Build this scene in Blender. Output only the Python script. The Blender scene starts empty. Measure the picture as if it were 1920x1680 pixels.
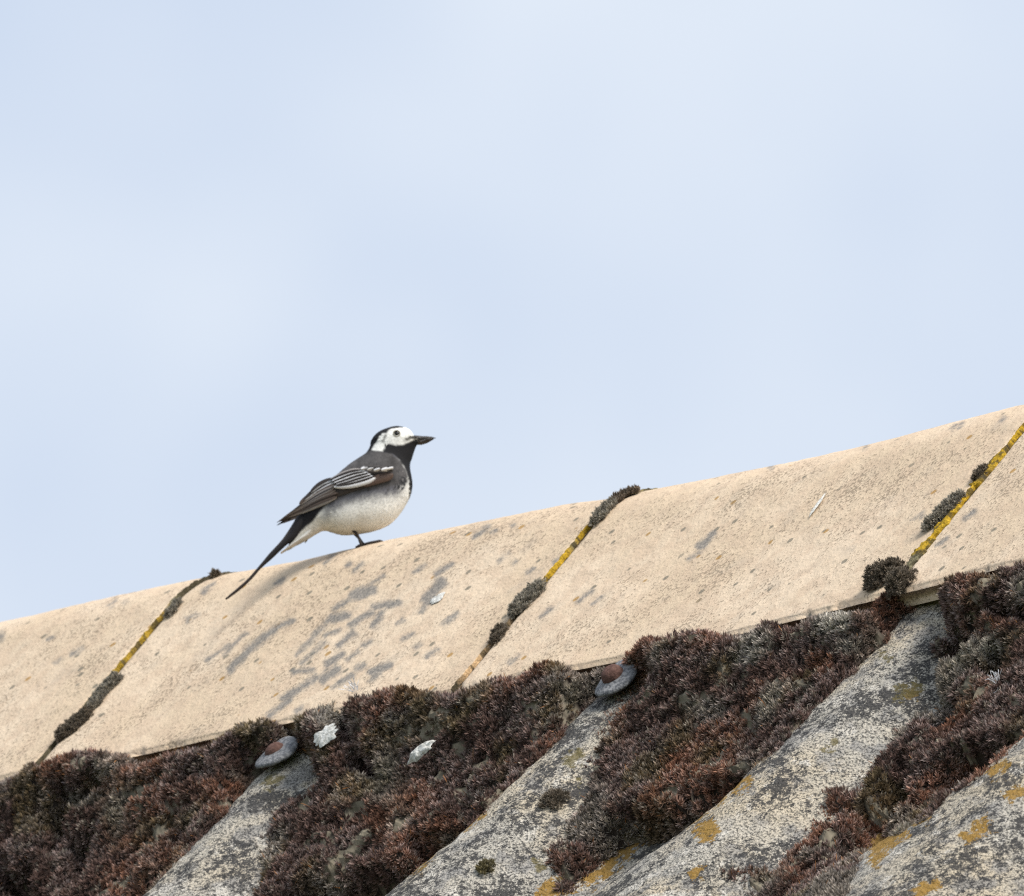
import bpy, math
import numpy as np
from mathutils import Vector
from mathutils.bvhtree import BVHTree

RNG = np.random.default_rng(11)
S = bpy.context.scene
COL = S.collection
rad = math.radians

# ---------------------------------------------------------------- camera
DIST, PXM, ELEV = 25.0, 2800.0, rad(10.4)      # long telephoto looking up at a ridge
FPX = PXM * DIST
CAM = np.array([0.0, 0.0, 1.6])
FW = np.array([0.0, math.cos(ELEV), math.sin(ELEV)])
UP = np.array([0.0, -math.sin(ELEV), math.cos(ELEV)])
RT = np.array([1.0, 0.0, 0.0])
cd = bpy.data.cameras.new('camera')
cam = bpy.data.objects.new('camera', cd)
COL.objects.link(cam)
cam.location = CAM
cam.rotation_euler = (math.pi / 2 + ELEV, 0, 0)
cd.sensor_width = 36.0
cd.lens = 36.0 * FPX / 1920.0
cd.clip_start = 0.5
cd.clip_end = 20000
cd.dof.use_dof = True
cd.dof.focus_distance = 24.5
cd.dof.aperture_fstop = 34.0
S.camera = cam
S.render.resolution_x, S.render.resolution_y = 1024, 896

# ---------------------------------------------------------------- light
SUN = np.array([0.42, -0.40, 0.80]); SUN = SUN / np.linalg.norm(SUN)
sd = bpy.data.lights.new('sun', 'SUN')
sd.energy = 4.6
sd.angle = rad(21.0)
sd.color = (1.0, 0.95, 0.88)
so = bpy.data.objects.new('sun', sd)
COL.objects.link(so)
so.location = (-8, 4, 30)
so.rotation_euler = Vector(SUN).to_track_quat('Z', 'Y').to_euler()

W = bpy.data.worlds.new('World')
S.world = W
W.use_nodes = True
wn, wl = W.node_tree.nodes, W.node_tree.links
wn.clear()
wo = wn.new('ShaderNodeOutputWorld')
bg = wn.new('ShaderNodeBackground')
bg.inputs['Strength'].default_value = 0.1
sky = wn.new('ShaderNodeTexSky')
sky.sky_type = 'NISHITA'
sky.sun_disc = False
sky.sun_elevation = math.asin(SUN[2])
sky.sun_rotation = math.atan2(SUN[0], SUN[1])
sky.altitude = 50
sky.air_density = 1.0
sky.dust_density = 1.5
tc = wn.new('ShaderNodeTexCoord')
mp = wn.new('ShaderNodeMapping')
mp.inputs['Location'].default_value = (0.35, 0.0, 0.1)
no = wn.new('ShaderNodeTexNoise')
no.inputs['Scale'].default_value = 62.0
no.inputs['Detail'].default_value = 2.5
no.inputs['Roughness'].default_value = 0.45
rp = wn.new('ShaderNodeValToRGB')
rp.color_ramp.elements[0].position = 0.30
rp.color_ramp.elements[0].color = (6.2, 7.25, 9.1, 1)     # thin veil of high cloud
rp.color_ramp.elements[1].position = 0.70
rp.color_ramp.elements[1].color = (9.0, 9.6, 10.4, 1)
mx = wn.new('ShaderNodeMix')
mx.data_type = 'RGBA'
mx.inputs[0].default_value = 0.86
wl.new(tc.outputs['Generated'], mp.inputs['Vector'])
wl.new(mp.outputs['Vector'], no.inputs['Vector'])
wl.new(no.outputs['Fac'], rp.inputs['Fac'])
wl.new(sky.outputs['Color'], mx.inputs[6])
wl.new(rp.outputs['Color'], mx.inputs[7])
wl.new(mx.outputs[2], bg.inputs['Color'])
wl.new(bg.outputs['Background'], wo.inputs['Surface'])

S.view_settings.view_transform = 'Standard'
S.view_settings.look = 'None'
S.view_settings.exposure = 0.0
S.view_settings.gamma = 1.0
S.render.engine = 'CYCLES'
S.cycles.use_denoising = False
S.cycles.filter_width = 1.2
S.cycles.max_bounces = 6

# ---------------------------------------------------------------- small maths
def proj(P):
    q = P - CAM
    z = q @ FW
    return np.stack([960 + (q @ RT) / z * FPX, 840 - (q @ UP) / z * FPX], -1)

def sstep(a, b, x):
    t = np.clip((x - a) / (b - a), 0, 1)
    return t * t * (3 - 2 * t)

def _hash(i, j, k, seed):
    h = (i * 374761393 + j * 668265263 + k * 2147483647 + seed * 974634777) & 0xffffffff
    h = ((h ^ (h >> 13)) * 1274126177) & 0xffffffff
    h = (h ^ (h >> 16)) & 0xffffffff
    return h / 4294967295.0

def vnoise(P, scale, seed=0):
    P = np.asarray(P, float) * scale
    if P.shape[-1] == 2:
        P = np.concatenate([P, np.zeros(P.shape[:-1] + (1,))], -1)
    I = np.floor(P).astype(np.int64)
    f = P - I
    f = f * f * (3 - 2 * f)
    out = 0
    for a in (0, 1):
        for b in (0, 1):
            for c in (0, 1):
                w = (f[..., 0] if a else 1 - f[..., 0]) * (f[..., 1] if b else 1 - f[..., 1]) * (f[..., 2] if c else 1 - f[..., 2])
                out = out + w * _hash(I[..., 0] + a, I[..., 1] + b, I[..., 2] + c, seed)
    return out

def fbm(P, scale, seed=0, octaves=3):
    t, amp, tot = 0, 1.0, 0
    for o in range(octaves):
        t = t + amp * vnoise(P, scale * 2 ** o, seed + o * 17)
        tot += amp
        amp *= 0.5
    return t / tot

def poly_sd(P, poly):
    """signed distance to a closed outline, negative inside"""
    P = np.asarray(P, float)
    poly = np.asarray(poly, float)
    d = np.full(len(P), 1e18)
    ins = np.zeros(len(P), bool)
    for i in range(len(poly)):
        a, b = poly[i], poly[(i + 1) % len(poly)]
        e = b - a
        w = P - a
        t = np.clip((w @ e) / max(e @ e, 1e-12), 0, 1)
        d = np.minimum(d, ((w - t[:, None] * e) ** 2).sum(1))
        c = ((a[1] > P[:, 1]) != (b[1] > P[:, 1]))
        with np.errstate(divide='ignore', invalid='ignore'):
            xx = (b[0] - a[0]) * (P[:, 1] - a[1]) / (b[1] - a[1]) + a[0]
        ins ^= c & (P[:, 0] < xx)
    d = np.sqrt(d)
    return np.where(ins, -d, d)

def caps_sd(P, x1, y1, x2, y2, w):
    a = np.array([x1, y1]); e = np.array([x2 - x1, y2 - y1], float)
    q = P - a
    t = np.clip((q @ e) / max(e @ e, 1e-9), 0, 1)
    return np.sqrt(((q - t[:, None] * e) ** 2).sum(1)) - w

# ---------------------------------------------------------------- mesh helpers
def build(name, V, F, mat, loc=None, parent=None, cols=None, attrs=None, smooth=True):
    """V (n,3) world points, F list of (m,3)/(m,4) index arrays -> ONE mesh object"""
    V = np.asarray(V, float)
    if parent is not None:
        o0 = np.array(parent['_base'])
    elif loc is not None:
        o0 = np.asarray(loc, float)
    else:
        o0 = V.mean(0)
    if not isinstance(F, (list, tuple)):
        F = [F]
    F = [np.asarray(f, np.int64) for f in F if len(f)]
    me = bpy.data.meshes.new(name)
    me.vertices.add(len(V))
    me.vertices.foreach_set('co', (V - o0).astype(np.float32).ravel())
    loops = np.concatenate([f.ravel() for f in F])
    tot = np.concatenate([np.full(len(f), f.shape[1]) for f in F])
    start = np.concatenate([[0], np.cumsum(tot)[:-1]])
    me.loops.add(len(loops))
    me.loops.foreach_set('vertex_index', loops.astype(np.int32))
    me.polygons.add(len(tot))
    me.polygons.foreach_set('loop_start', start.astype(np.int32))
    me.polygons.foreach_set('loop_total', tot.astype(np.int32))
    me.polygons.foreach_set('use_smooth', np.full(len(tot), smooth))
    me.update(calc_edges=True)
    if cols is not None:
        c = np.ones((len(V), 4), np.float32)
        c[:, :3] = cols
        at = me.attributes.new('Col', 'FLOAT_COLOR', 'POINT')
        at.data.foreach_set('color', c.ravel())
    for k, a in (attrs or {}).items():
        at = me.attributes.new(k, 'FLOAT', 'POINT')
        at.data.foreach_set('value', np.asarray(a, np.float32))
    me.materials.append(mat)
    o = bpy.data.objects.new(name, me)
    COL.objects.link(o)
    if parent is not None:
        o.parent = parent
        o['_base'] = list(map(float, o0))
    else:
        o.location = o0
        o['_base'] = list(map(float, o0))
    return o

def grid_faces(nu, nv):
    i = np.arange(nu - 1)[:, None] * nv + np.arange(nv - 1)[None, :]
    i = i.ravel()
    return np.stack([i, i + nv, i + nv + 1, i + 1], -1)

def tag(o, label=None, cat=None, group=None, kind=None):
    if label: o['label'] = label
    if cat: o['category'] = cat
    if group: o['group'] = group
    if kind: o['kind'] = kind
    return o

def empty(name, loc):
    o = bpy.data.objects.new(name, None)
    o.empty_display_size = 0.02
    o.location = loc
    o['_base'] = list(map(float, loc))
    COL.objects.link(o)
    return o

# ---------------------------------------------------------------- materials
class NT:
    def __init__(s, name, rough=0.85, spec=0.25):
        s.m = bpy.data.materials.new(name)
        s.m.use_nodes = True
        s.t = s.m.node_tree
        s.b = s.t.nodes['Principled BSDF']
        s.b.inputs['Roughness'].default_value = rough
        s.b.inputs['Specular IOR Level'].default_value = spec
    def n(s, ty, **kw):
        nd = s.t.nodes.new(ty)
        for k, v in kw.items():
            if hasattr(nd, k): setattr(nd, k, v)
            else: nd.inputs[k].default_value = v
        return nd
    def l(s, a, b): s.t.links.new(a, b)
    def noise(s, vec, scale, detail=3, rough=0.55):
        nd = s.n('ShaderNodeTexNoise')
        nd.inputs['Scale'].default_value = scale
        nd.inputs['Detail'].default_value = detail
        nd.inputs['Roughness'].default_value = rough
        s.l(vec, nd.inputs['Vector'])
        return nd.outputs['Fac']
    def ramp(s, v, a, b, lo=0.0, hi=1.0):
        nd = s.n('ShaderNodeMapRange')
        nd.interpolation_type = 'SMOOTHSTEP'
        nd.inputs['From Min'].default_value = a
        nd.inputs['From Max'].default_value = b
        nd.inputs['To Min'].default_value = lo
        nd.inputs['To Max'].default_value = hi
        s.l(v, nd.inputs['Value'])
        return nd.outputs['Result']
    def math(s, op, a, b=None):
        nd = s.n('ShaderNodeMath', operation=op)
        for i, x in enumerate((a, b)):
            if x is None: continue
            if isinstance(x, (int, float)): nd.inputs[i].default_value = x
            else: s.l(x, nd.inputs[i])
        return nd.outputs[0]
    def mix(s, f, a, b):
        nd = s.n('ShaderNodeMix', data_type='RGBA')
        for i, x in ((0, f), (6, a), (7, b)):
            if isinstance(x, (int, float)): nd.inputs[i].default_value = x
            elif isinstance(x, tuple): nd.inputs[i].default_value = (*x, 1)
            else: s.l(x, nd.inputs[i])
        return nd.outputs[2]
    def attr(s, name, fac=True):
        nd = s.n('ShaderNodeAttribute', attribute_name=name)
        return nd.outputs['Fac'] if fac else nd.outputs['Color']
    def coord(s):
        tc = s.n('ShaderNodeTexCoord')
        oi = s.n('ShaderNodeObjectInfo')
        ad = s.n('ShaderNodeVectorMath', operation='ADD')
        s.l(tc.outputs['Object'], ad.inputs[0])
        s.l(oi.outputs['Random'], ad.inputs[1])
        return ad.outputs[0]
    def bump(s, h, dist, strength=1.0, prev=None):
        nd = s.n('ShaderNodeBump')
        nd.inputs['Distance'].default_value = dist
        nd.inputs['Strength'].default_value = strength
        s.l(h, nd.inputs['Height'])
        if prev is not None: s.l(prev, nd.inputs['Normal'])
        s.l(nd.outputs['Normal'], s.b.inputs['Normal'])
        return nd.outputs['Normal']
    def base(s, c):
        if isinstance(c, tuple): s.b.inputs['Base Color'].default_value = (*c, 1)
        else: s.l(c, s.b.inputs['Base Color'])

def m_tile():
    k = NT('buff_clay', 0.9, 0.15)
    v = k.coord()
    big = k.noise(v, 9, 3)
    mid = k.noise(v, 60, 4)
    c = k.mix(k.ramp(big, 0.35, 0.65), (0.60, 0.47, 0.33), (0.66, 0.53, 0.39))
    c = k.mix(k.ramp(mid, 0.42, 0.62, 0, 0.55), c, (0.53, 0.40, 0.285))
    fine = k.noise(v, 480, 3)
    patch = k.noise(v, 22, 3)
    thr = k.math('ADD', fine, k.math('MULTIPLY', k.math('SUBTRACT', patch, 0.5), 0.5))
    speck = k.ramp(thr, 0.59, 0.65)
    c = k.mix(k.math('MULTIPLY', speck, 0.72), c, (0.22, 0.17, 0.12))
    # grain of lighter sand
    grain = k.noise(v, 900, 2)
    c = k.mix(k.ramp(grain, 0.5, 0.75, 0, 0.35), c, (0.70, 0.55, 0.41))
    # dirty grey film
    film = k.ramp(k.noise(v, 34, 4), 0.55, 0.75, 0, 0.28)
    c = k.mix(film, c, (0.38, 0.33, 0.27))
    # little scattered lichen dots
    vo = k.n('ShaderNodeTexVoronoi'); vo.inputs['Scale'].default_value = 85
    k.l(v, vo.inputs['Vector'])
    sep = k.n('ShaderNodeSeparateColor'); k.l(vo.outputs['Color'], sep.inputs[0])
    dot = k.math('MULTIPLY', k.ramp(vo.outputs['Distance'], 0.18, 0.26, 1, 0), k.ramp(sep.outputs[0], 0.80, 0.81))
    c = k.mix(k.math('MULTIPLY', dot, 0.8), c, k.mix(k.ramp(sep.outputs[1], 0.72, 0.74), (0.17, 0.155, 0.12), (0.36, 0.20, 0.05)))
    # grey lichen spots (signed distance in mm-ish pixels, ragged edge)
    sdf = k.attr('lichen')
    rag = k.math('MULTIPLY', k.math('SUBTRACT', k.noise(v, 520, 4, 0.7), 0.5), 14.0)
    rag2 = k.math('MULTIPLY', k.math('SUBTRACT', k.noise(v, 110, 3), 0.5), 17.0)
    sd2 = k.math('ADD', k.math('ADD', sdf, rag), rag2)
    li = k.ramp(sd2, -6.0, 4.5, 0.85, 0)
    lc = k.mix(k.ramp(k.noise(v, 620, 3), 0.38, 0.66), (0.12, 0.122, 0.126), (0.30, 0.275, 0.24))
    c = k.mix(li, c, lc)
    k.base(c)
    h = k.math('SUBTRACT', k.math('ADD', k.math('MULTIPLY', fine, 0.5), k.math('MULTIPLY', k.noise(v, 150, 4), 0.8)), k.math('MULTIPLY', speck, 0.5))
    n1 = k.bump(h, 0.0022, 0.55)
    k.bump(k.noise(v, 45, 3), 0.004, 0.25, n1)
    return k.m

def m_cement():
    k = NT('weathered_fibre_cement', 0.95, 0.1)
    v = k.coord()
    c = k.mix(k.ramp(k.noise(v, 14, 3), 0.35, 0.65), (0.56, 0.48, 0.36), (0.50, 0.465, 0.40))
    g = k.noise(v, 38, 5, 0.65)
    c = k.mix(k.ramp(g, 0.47, 0.62, 0, 0.75), c, (0.25, 0.245, 0.24))
    wh = k.noise(v, 55, 4, 0.6)
    c = k.mix(k.ramp(wh, 0.56, 0.64, 0, 0.85), c, (0.64, 0.60, 0.53))
    bl = k.math('ADD', k.noise(v, 170, 7, 0.78), k.math('MULTIPLY', k.math('SUBTRACT', k.noise(v, 20, 4, 0.6), 0.5), 0.75))
    bl = k.math('ADD', bl, k.math('MULTIPLY', k.math('SUBTRACT', k.noise(v, 760, 2), 0.5), 0.32))
    c = k.mix(k.ramp(bl, 0.515, 0.57, 0, 0.92), c, (0.042, 0.042, 0.045))
    gr = k.noise(v, 620, 3)
    c = k.mix(k.ramp(gr, 0.48, 0.62, 0, 0.8), c, (0.06, 0.058, 0.056))
    c = k.mix(k.ramp(gr, 0.28, 0.40, 0.45, 0), c, (0.62, 0.57, 0.47))
    # orange and olive lichens at their own spots
    rag = k.math('MULTIPLY', k.math('SUBTRACT', k.noise(v, 130, 6, 0.75), 0.47), 85.0)
    o_ = k.ramp(k.math('ADD', k.attr('orange'), rag), -3, 3, 0.95, 0)
    c = k.mix(o_, c, k.mix(k.noise(v, 500, 2), (0.20, 0.11, 0.025), (0.40, 0.25, 0.07)))
    ol = k.ramp(k.math('ADD', k.attr('olive'), rag), -3, 4, 0.85, 0)
    c = k.mix(ol, c, (0.15, 0.125, 0.055))
    k.base(c)
    n1 = k.bump(k.math('ADD', k.math('MULTIPLY', k.noise(v, 240, 5, 0.65), 0.7), k.math('MULTIPLY', gr, 0.45)), 0.005, 0.9)
    k.bump(k.noise(v, 60, 3), 0.006, 0.4, n1)
    return k.m

def m_col(name, rough=0.8, spec=0.2, noise=None, bump=None, sheen=0.0, var=0.0):
    """colour from the mesh's own Col attribute (plumage, leaf, crust pigment)"""
    k = NT(name, rough, spec)
    c = k.attr('Col', False)
    v = k.coord()
    if var:
        f = k.ramp(k.noise(v, noise, 3), 0.3, 0.7, 1 - var, 1 + var)
        nd = k.n('ShaderNodeVectorMath', operation='SCALE')
        k.l(c, nd.inputs[0]); k.l(f, nd.inputs['Scale'])
        c = nd.outputs[0]
    k.base(c)
    if bump:
        k.bump(k.noise(v, noise, 4), bump, 0.8)
    if sheen:
        k.b.inputs['Sheen Weight'].default_value = sheen
    return k.m

def m_moss():
    k = NT('moss_leaves', 0.75, 0.25)
    c = k.attr('Col', False)
    k.base(c)
    tr = k.n('ShaderNodeBsdfTranslucent')
    k.l(c, tr.inputs['Color'])
    ms = k.n('ShaderNodeMixShader'); ms.inputs[0].default_value = 0.18
    k.l(k.b.outputs[0], ms.inputs[1]); k.l(tr.outputs[0], ms.inputs[2])
    k.l(ms.outputs[0], k.t.nodes['Material Output'].inputs['Surface'])
    return k.m

def m_plain(name, a, b, scale, rough=0.7, spec=0.3, bump=0.0, metal=0.0):
    k = NT(name, rough, spec)
    v = k.coord()
    k.base(k.mix(k.ramp(k.noise(v, scale, 4), 0.35, 0.65), a, b))
    k.b.inputs['Metallic'].default_value = metal
    if bump: k.bump(k.noise(v, scale * 1.7, 4), bump, 0.7)
    return k.m

M_TILE, M_CEM, M_MOSS = m_tile(), m_cement(), m_moss()
M_CRUST = m_col('lichen_crust', 0.95, 0.1, 700, 0.0015, var=0.3)
M_PLUME = m_col('plumage', 0.75, 0.2, 900, None, var=0.18)
M_FEATHER = m_col('flight_feather', 0.6, 0.25, 1400, None, var=0.2)
M_BEAK = m_plain('black_horn', (0.012, 0.011, 0.011), (0.03, 0.024, 0.02), 600, 0.4, 0.4, 0.0006)
M_LEG = m_plain('dark_leg_scales', (0.02, 0.015, 0.013), (0.05, 0.036, 0.03), 900, 0.55, 0.3, 0.0004)
M_EYE = m_plain('dark_eye', (0.006, 0.005, 0.004), (0.012, 0.009, 0.007), 400, 0.08, 0.6)
M_RIM = m_plain('eyelid_skin', (0.22, 0.20, 0.15), (0.36, 0.33, 0.27), 900, 0.7, 0.2)
M_WASH = m_plain('grey_bitumen_washer', (0.10, 0.105, 0.115), (0.27, 0.27, 0.275), 420, 0.7, 0.3, 0.0012)
M_RUST = m_plain('rust_brown_cap', (0.085, 0.045, 0.036), (0.135, 0.075, 0.06), 420, 0.85, 0.2, 0.001)
M_WHITE = m_plain('chalky_white', (0.45, 0.44, 0.40), (0.74, 0.73, 0.69), 330, 0.9, 0.15, 0.0015)
M_DOWN = m_plain('white_down', (0.62, 0.63, 0.66), (0.8, 0.8, 0.82), 200, 0.9, 0.1)
M_GRASS = m_plain('meadow_grass', (0.05, 0.075, 0.025), (0.09, 0.11, 0.04), 0.6, 0.95, 0.1)

# ---------------------------------------------------------------- ground
gx = np.linspace(-1, 1, 41) ** 3 * 9000
GX, GY = np.meshgrid(gx, gx, indexing='ij')
GV = np.stack([GX, GY, np.zeros_like(GX)], -1).reshape(-1, 3)
tag(build('ground', GV, grid_faces(41, 41), M_GRASS, loc=(0, 0, 0)), kind='structure')

# ---------------------------------------------------------------- roof frame
AZ = rad(50.0)
R_ = np.array([math.cos(AZ), -math.sin(AZ), 0])       # along the ridge, near end on the right
N_ = np.array([-math.sin(AZ), -math.cos(AZ), 0])      # level, out of this slope
Z_ = np.array([0, 0, 1.0])
PT, PR = rad(46.4), rad(41.9)                         # ridge tile wing, roof pitch
RAD = 0.09
WING = 0.178
S_END = RAD * PT + WING
TH0 = math.atan2(-Z_ @ FW * -1, -(N_ @ FW))
P_SIL = CAM + DIST * FW + (240 / PXM) * RT - (82 / PXM) * UP
ORG = P_SIL - (RAD * math.sin(TH0) * N_ + (-RAD + RAD * math.cos(TH0)) * Z_)

SIL = np.array([(-300, 1231), (0, 1167), (200, 1123), (400, 1080), (560, 1052), (720, 1014), (900, 977), (1050, 948), (1140, 936),
                (1200, 922), (1300, 903), (1500, 862), (1700, 815), (1920, 760), (2200, 690)], float)
_u = np.linspace(-1.2, 1.2, 400)
_p = proj(P_SIL + _u[:, None] * R_)
_uu = np.interp(SIL[:, 0], _p[:, 0], _u)
_yy = np.interp(SIL[:, 0], _p[:, 0], _p[:, 1])
_dz = (_yy - SIL[:, 1]) / PXM / math.cos(ELEV)
print('ridge dz mm', np.round(_dz * 1000, 1))
def ridge_dz(u): return np.interp(u, _uu, _dz)

def tile_pt(u, s, off=0.0):
    """point and outward normal on the ridge section; s>0 is the near wing"""
    u = np.asarray(u, float); s = np.asarray(s, float)
    th = np.clip(s / RAD, -PT, PT)
    ex = s - th * RAD
    nn = RAD * np.sin(th) + ex * math.cos(PT)
    zz = -RAD + RAD * np.cos(th) - np.abs(ex) * math.sin(PT)
    nrm = np.sin(th)[..., None] * N_ + np.cos(th)[..., None] * Z_
    P = ORG + u[..., None] * R_ + nn[..., None] * N_ + (zz + ridge_dz(u))[..., None] * Z_
    return P + np.asarray(off)[..., None] * nrm, nrm

QN = RAD * math.sin(PT) + WING * math.cos(PT) - 0.004
QZ = -RAD + RAD * math.cos(PT) - WING * math.sin(PT) - 0.016
D_R = math.cos(PR) * N_ - math.sin(PR) * Z_
N_R = math.sin(PR) * N_ + math.cos(PR) * Z_
HC = 0.05
def roof_pt(u, v, h):
    u = np.asarray(u, float); v = np.asarray(v, float); h = np.asarray(h, float)
    return ORG + QN * N_ + QZ * Z_ + u[..., None] * R_ + v[..., None] * D_R + h[..., None] * N_R

WL0, WR0, VK = 0.082, 0.115, 0.20
def bump1(t, v):
    wl = WL0 + 0.20 * sstep(VK - 0.03, VK + 0.13, v)
    x = np.where(t < 0, t / wl, t / WR0)
    x = np.clip(np.abs(x), 0, 1)
    return (0.5 + 0.5 * np.cos(math.pi * x ** 1.15))

def solve_crest(px, py):
    q0 = px + py
    t = np.linspace(-0.15, 0.05, 400)
    P = proj(roof_pt(t, np.full_like(t, 0.12), HC * (bump1(t, np.zeros_like(t)) - 1)))
    qm = (P[:, 0] + P[:, 1]).min()
    k = proj(roof_pt(np.array([0, 1.0]), np.array([.12, .12]), np.zeros(2)))
    return (q0 - qm) / ((k[1] - k[0]).sum())
CRESTS = [solve_crest(470, 1452), solve_crest(985, 1430), solve_crest(1580, 1268), solve_crest(1990, 1300)]
d_ = 0.325
CRESTS = [CRESTS[0] - 3 * d_, CRESTS[0] - 2 * d_, CRESTS[0] - d_] + CRESTS + [CRESTS[-1] + d_, CRESTS[-1] + 2 * d_, CRESTS[-1] + 3 * d_]
print('crests', np.round(CRESTS, 3))
def roof_h(u, v):
    h = np.zeros_like(u)
    for c in CRESTS:
        h = np.maximum(h, bump1(u - c, v))
    return HC * (h - 1)

# ---------------------------------------------------------------- ridge tiles
LICH = []
def crop(o, lst):
    for (x1, y1, x2, y2, w) in lst:
        LICH.append((o[0] + x1 / 3.818, o[1] + y1 / 3.818, o[0] + x2 / 3.818, o[1] + y2 / 3.818, w / 3.818))
crop((420, 1040), [(930, 290, 1060, 250, 40), (1070, 200, 1140, 150, 13), (790, 390, 920, 310, 18), (790, 460, 880, 435, 34),
    (520, 720, 770, 440, 18), (900, 500, 1060, 410, 21), (1080, 380, 1250, 345, 26), (1070, 510, 1130, 410, 22), (820, 650, 930, 560, 24),
    (730, 580, 820, 530, 15), (550, 780, 730, 620, 17), (740, 780, 850, 710, 25), (880, 750, 960, 700, 18), (705, 890, 810, 820, 34),
    (500, 840, 640, 820, 18), (560, 950, 660, 880, 26), (940, 830, 1000, 790, 17), (820, 920, 920, 860, 22), (1060, 840, 1180, 790, 30),
    (1050, 910, 1120, 850, 15), (420, 1030, 540, 960, 26), (330, 1150, 460, 1040, 24), (520, 1120, 560, 1100, 16), (1240, 490, 1280, 465, 13),
    (1280, 610, 1350, 565, 15), (1450, 730, 1530, 675, 13), (1570, 500, 1670, 420, 15), (1360, 130, 1440, 70, 15), (1520, 140, 1630, 75, 17),
    (1450, 320, 1560, 200, 40), (1405, 410, 1450, 350, 18), (40, 830, 200, 660, 28), (200, 660, 360, 540, 26), (380, 520, 500, 470, 18),
    (0, 710, 160, 560, 14), (720, 60, 790, 0, 13), (880, 80, 900, 60, 12), (930, 110, 990, 60, 14), (370, 210, 430, 175, 11), (1000, 650, 1050, 620, 15),
    (1365, 665, 1400, 640, 11), (770, 950, 800, 930, 13)])
crop((0, 1040), [(1450, 270, 1530, 205, 14), (1340, 470, 1410, 420, 13), (510, 715, 590, 665, 12), (340, 610, 375, 590, 10), (-10, 610, 20, 570, 14),
    (1480, 760, 1640, 640, 12), (390, 780, 440, 740, 9), (880, 350, 910, 330, 8), (780, 370, 830, 330, 9)])
crop((840, 880), [(190, 480, 290, 410, 19), (360, 655, 430, 600, 13), (460, 680, 490, 655, 10), (-10, 710, 30, 675, 13), (940, 945, 1030, 870, 14),
    (1030, 965, 1100, 915, 11), (665, 1060, 740, 1000, 12), (440, 1385, 510, 1330, 12), (1800, 560, 1900, 460, 26), (1720, 640, 1800, 595, 13), (-10, 1100, 70, 1030, 14),
    (760, 665, 800, 630, 11), (570, 745, 620, 700, 10), (310, 450, 340, 430, 10), (460, 410, 480, 395, 9)])
crop((1420, 740), [(1480, 890, 1550, 840, 17), (1120, 900, 1190, 845, 12), (1290, 1075, 1360, 1020, 13), (1390, 250, 1420, 220, 9), (1440, 240, 1470, 205, 10), (1740, 185, 1765, 160, 9), (90, 525, 110, 505, 10), (760, 390, 780, 370, 9)])

GAP = 0.0055
def ridge_tile(u0, u1, label, idx):
    nu = int((u1 - u0) / 0.002)
    sf = np.concatenate([np.linspace(-S_END, -0.03, 30)[:-1], np.linspace(-0.03, S_END, 140)])
    us = np.linspace(u0 + GAP / 2, u1 - GAP / 2, nu)
    Uu, Ss = np.meshgrid(us, sf, indexing='ij')
    P, Nn = tile_pt(Uu, Ss)
    # fired-clay unevenness
    q = P.reshape(-1, 3)
    wob = (fbm(q, 9, 3 + idx, 2) - 0.5) * 0.0030 + (fbm(q, 90, 40 + idx, 3) - 0.5) * 0.0009
    # softly rounded arrises at the ends and along the lower edge
    e = np.minimum(Uu - us[0], us[-1] - Uu).ravel()
    e2 = (S_END - np.abs(Ss)).ravel()
    rnd = 0.003
    e2 = e2 - 0.004 * sstep(0.56, 0.75, fbm(q, 60, 91 + idx, 3)) * (e2 < 0.012)
    e2 = np.maximum(e2, 0)
    drop = np.where(e < rnd, rnd - np.sqrt(np.maximum(0, rnd ** 2 - (rnd - e) ** 2)), 0) + np.where(e2 < rnd, rnd - np.sqrt(np.maximum(0, rnd ** 2 - (rnd - e2) ** 2)), 0)
    wob[np.abs(e) < 1e-9] -= 0
    top = q + (wob - drop)[:, None] * Nn.reshape(-1, 3)
    bot = q - 0.014 * Nn.reshape(-1, 3)
    px = proj(top)
    sd_ = np.full(len(top), 60.0)
    for cp in LICH:
        sd_ = np.minimum(sd_, caps_sd(px, *cp) - 0.8)
    sd_[(Ss < 0).ravel()] = 60
    n, m = Uu.shape
    N = n * m
    F = grid_faces(n, m)
    ids = np.arange(N).reshape(n, m)
    loop = np.concatenate([ids[:, 0], ids[-1, 1:], ids[::-1, -1][1:], ids[0, ::-1][1:]])
    side = np.stack([loop[:-1], loop[1:], loop[1:] + N, loop[:-1] + N], -1)
    V = np.concatenate([top, bot])
    base = tile_pt(np.array((u0 + u1) / 2), np.array(0.0))[0]
    o = build('ridge_tile', V, [F, F[:, ::-1] + N, side], M_TILE, loc=base, attrs={'lichen': np.concatenate([sd_, np.full(N, 60.0)])})
    tag(o, label, 'ridge tile', 'clay ridge tiles along the roof top')
    mortar_bed(o, u0, u1, idx)

TL = 0.444
def mortar_bed(o, u0, u1, idx):
    us = np.linspace(u0 + 0.001, u1 - 0.001, 150); t = np.linspace(0, 1, 14)
    A, B = np.meshgrid(us, t, indexing='ij')
    top, nrm = tile_pt(A, np.full_like(A, S_END - 0.007), np.full_like(A, -0.0135))
    q = top - (B * 0.07)[..., None] * N_R + (0.004 * B)[..., None] * D_R
    q = q.reshape(-1, 3)
    q = q + ((fbm(q, 120, 5 + idx) - 0.5) * 0.005)[:, None] * D_R
    build('mortar_bed', q, grid_faces(150, 14), M_CRUST, parent=o, cols=np.tile((0.22, 0.175, 0.125), (len(q), 1)) * (0.6 + 0.8 * fbm(q, 200, 3))[:, None])
LABELS = ['buff clay ridge tile past the left edge joint', 'pale clay ridge tile at the far left with few lichen spots',
          'clay ridge tile under the bird, streaked with many grey lichen patches',
          'clean clay ridge tile right of the bird, between two mossy joints',
          'clay ridge tile at the far right beyond the bright yellow joint', 'buff clay ridge tile beyond the right edge']
for i in range(0, 5):
    ridge_tile((i - 3) * TL, (i - 2) * TL, LABELS[i], i) if i else None
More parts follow.
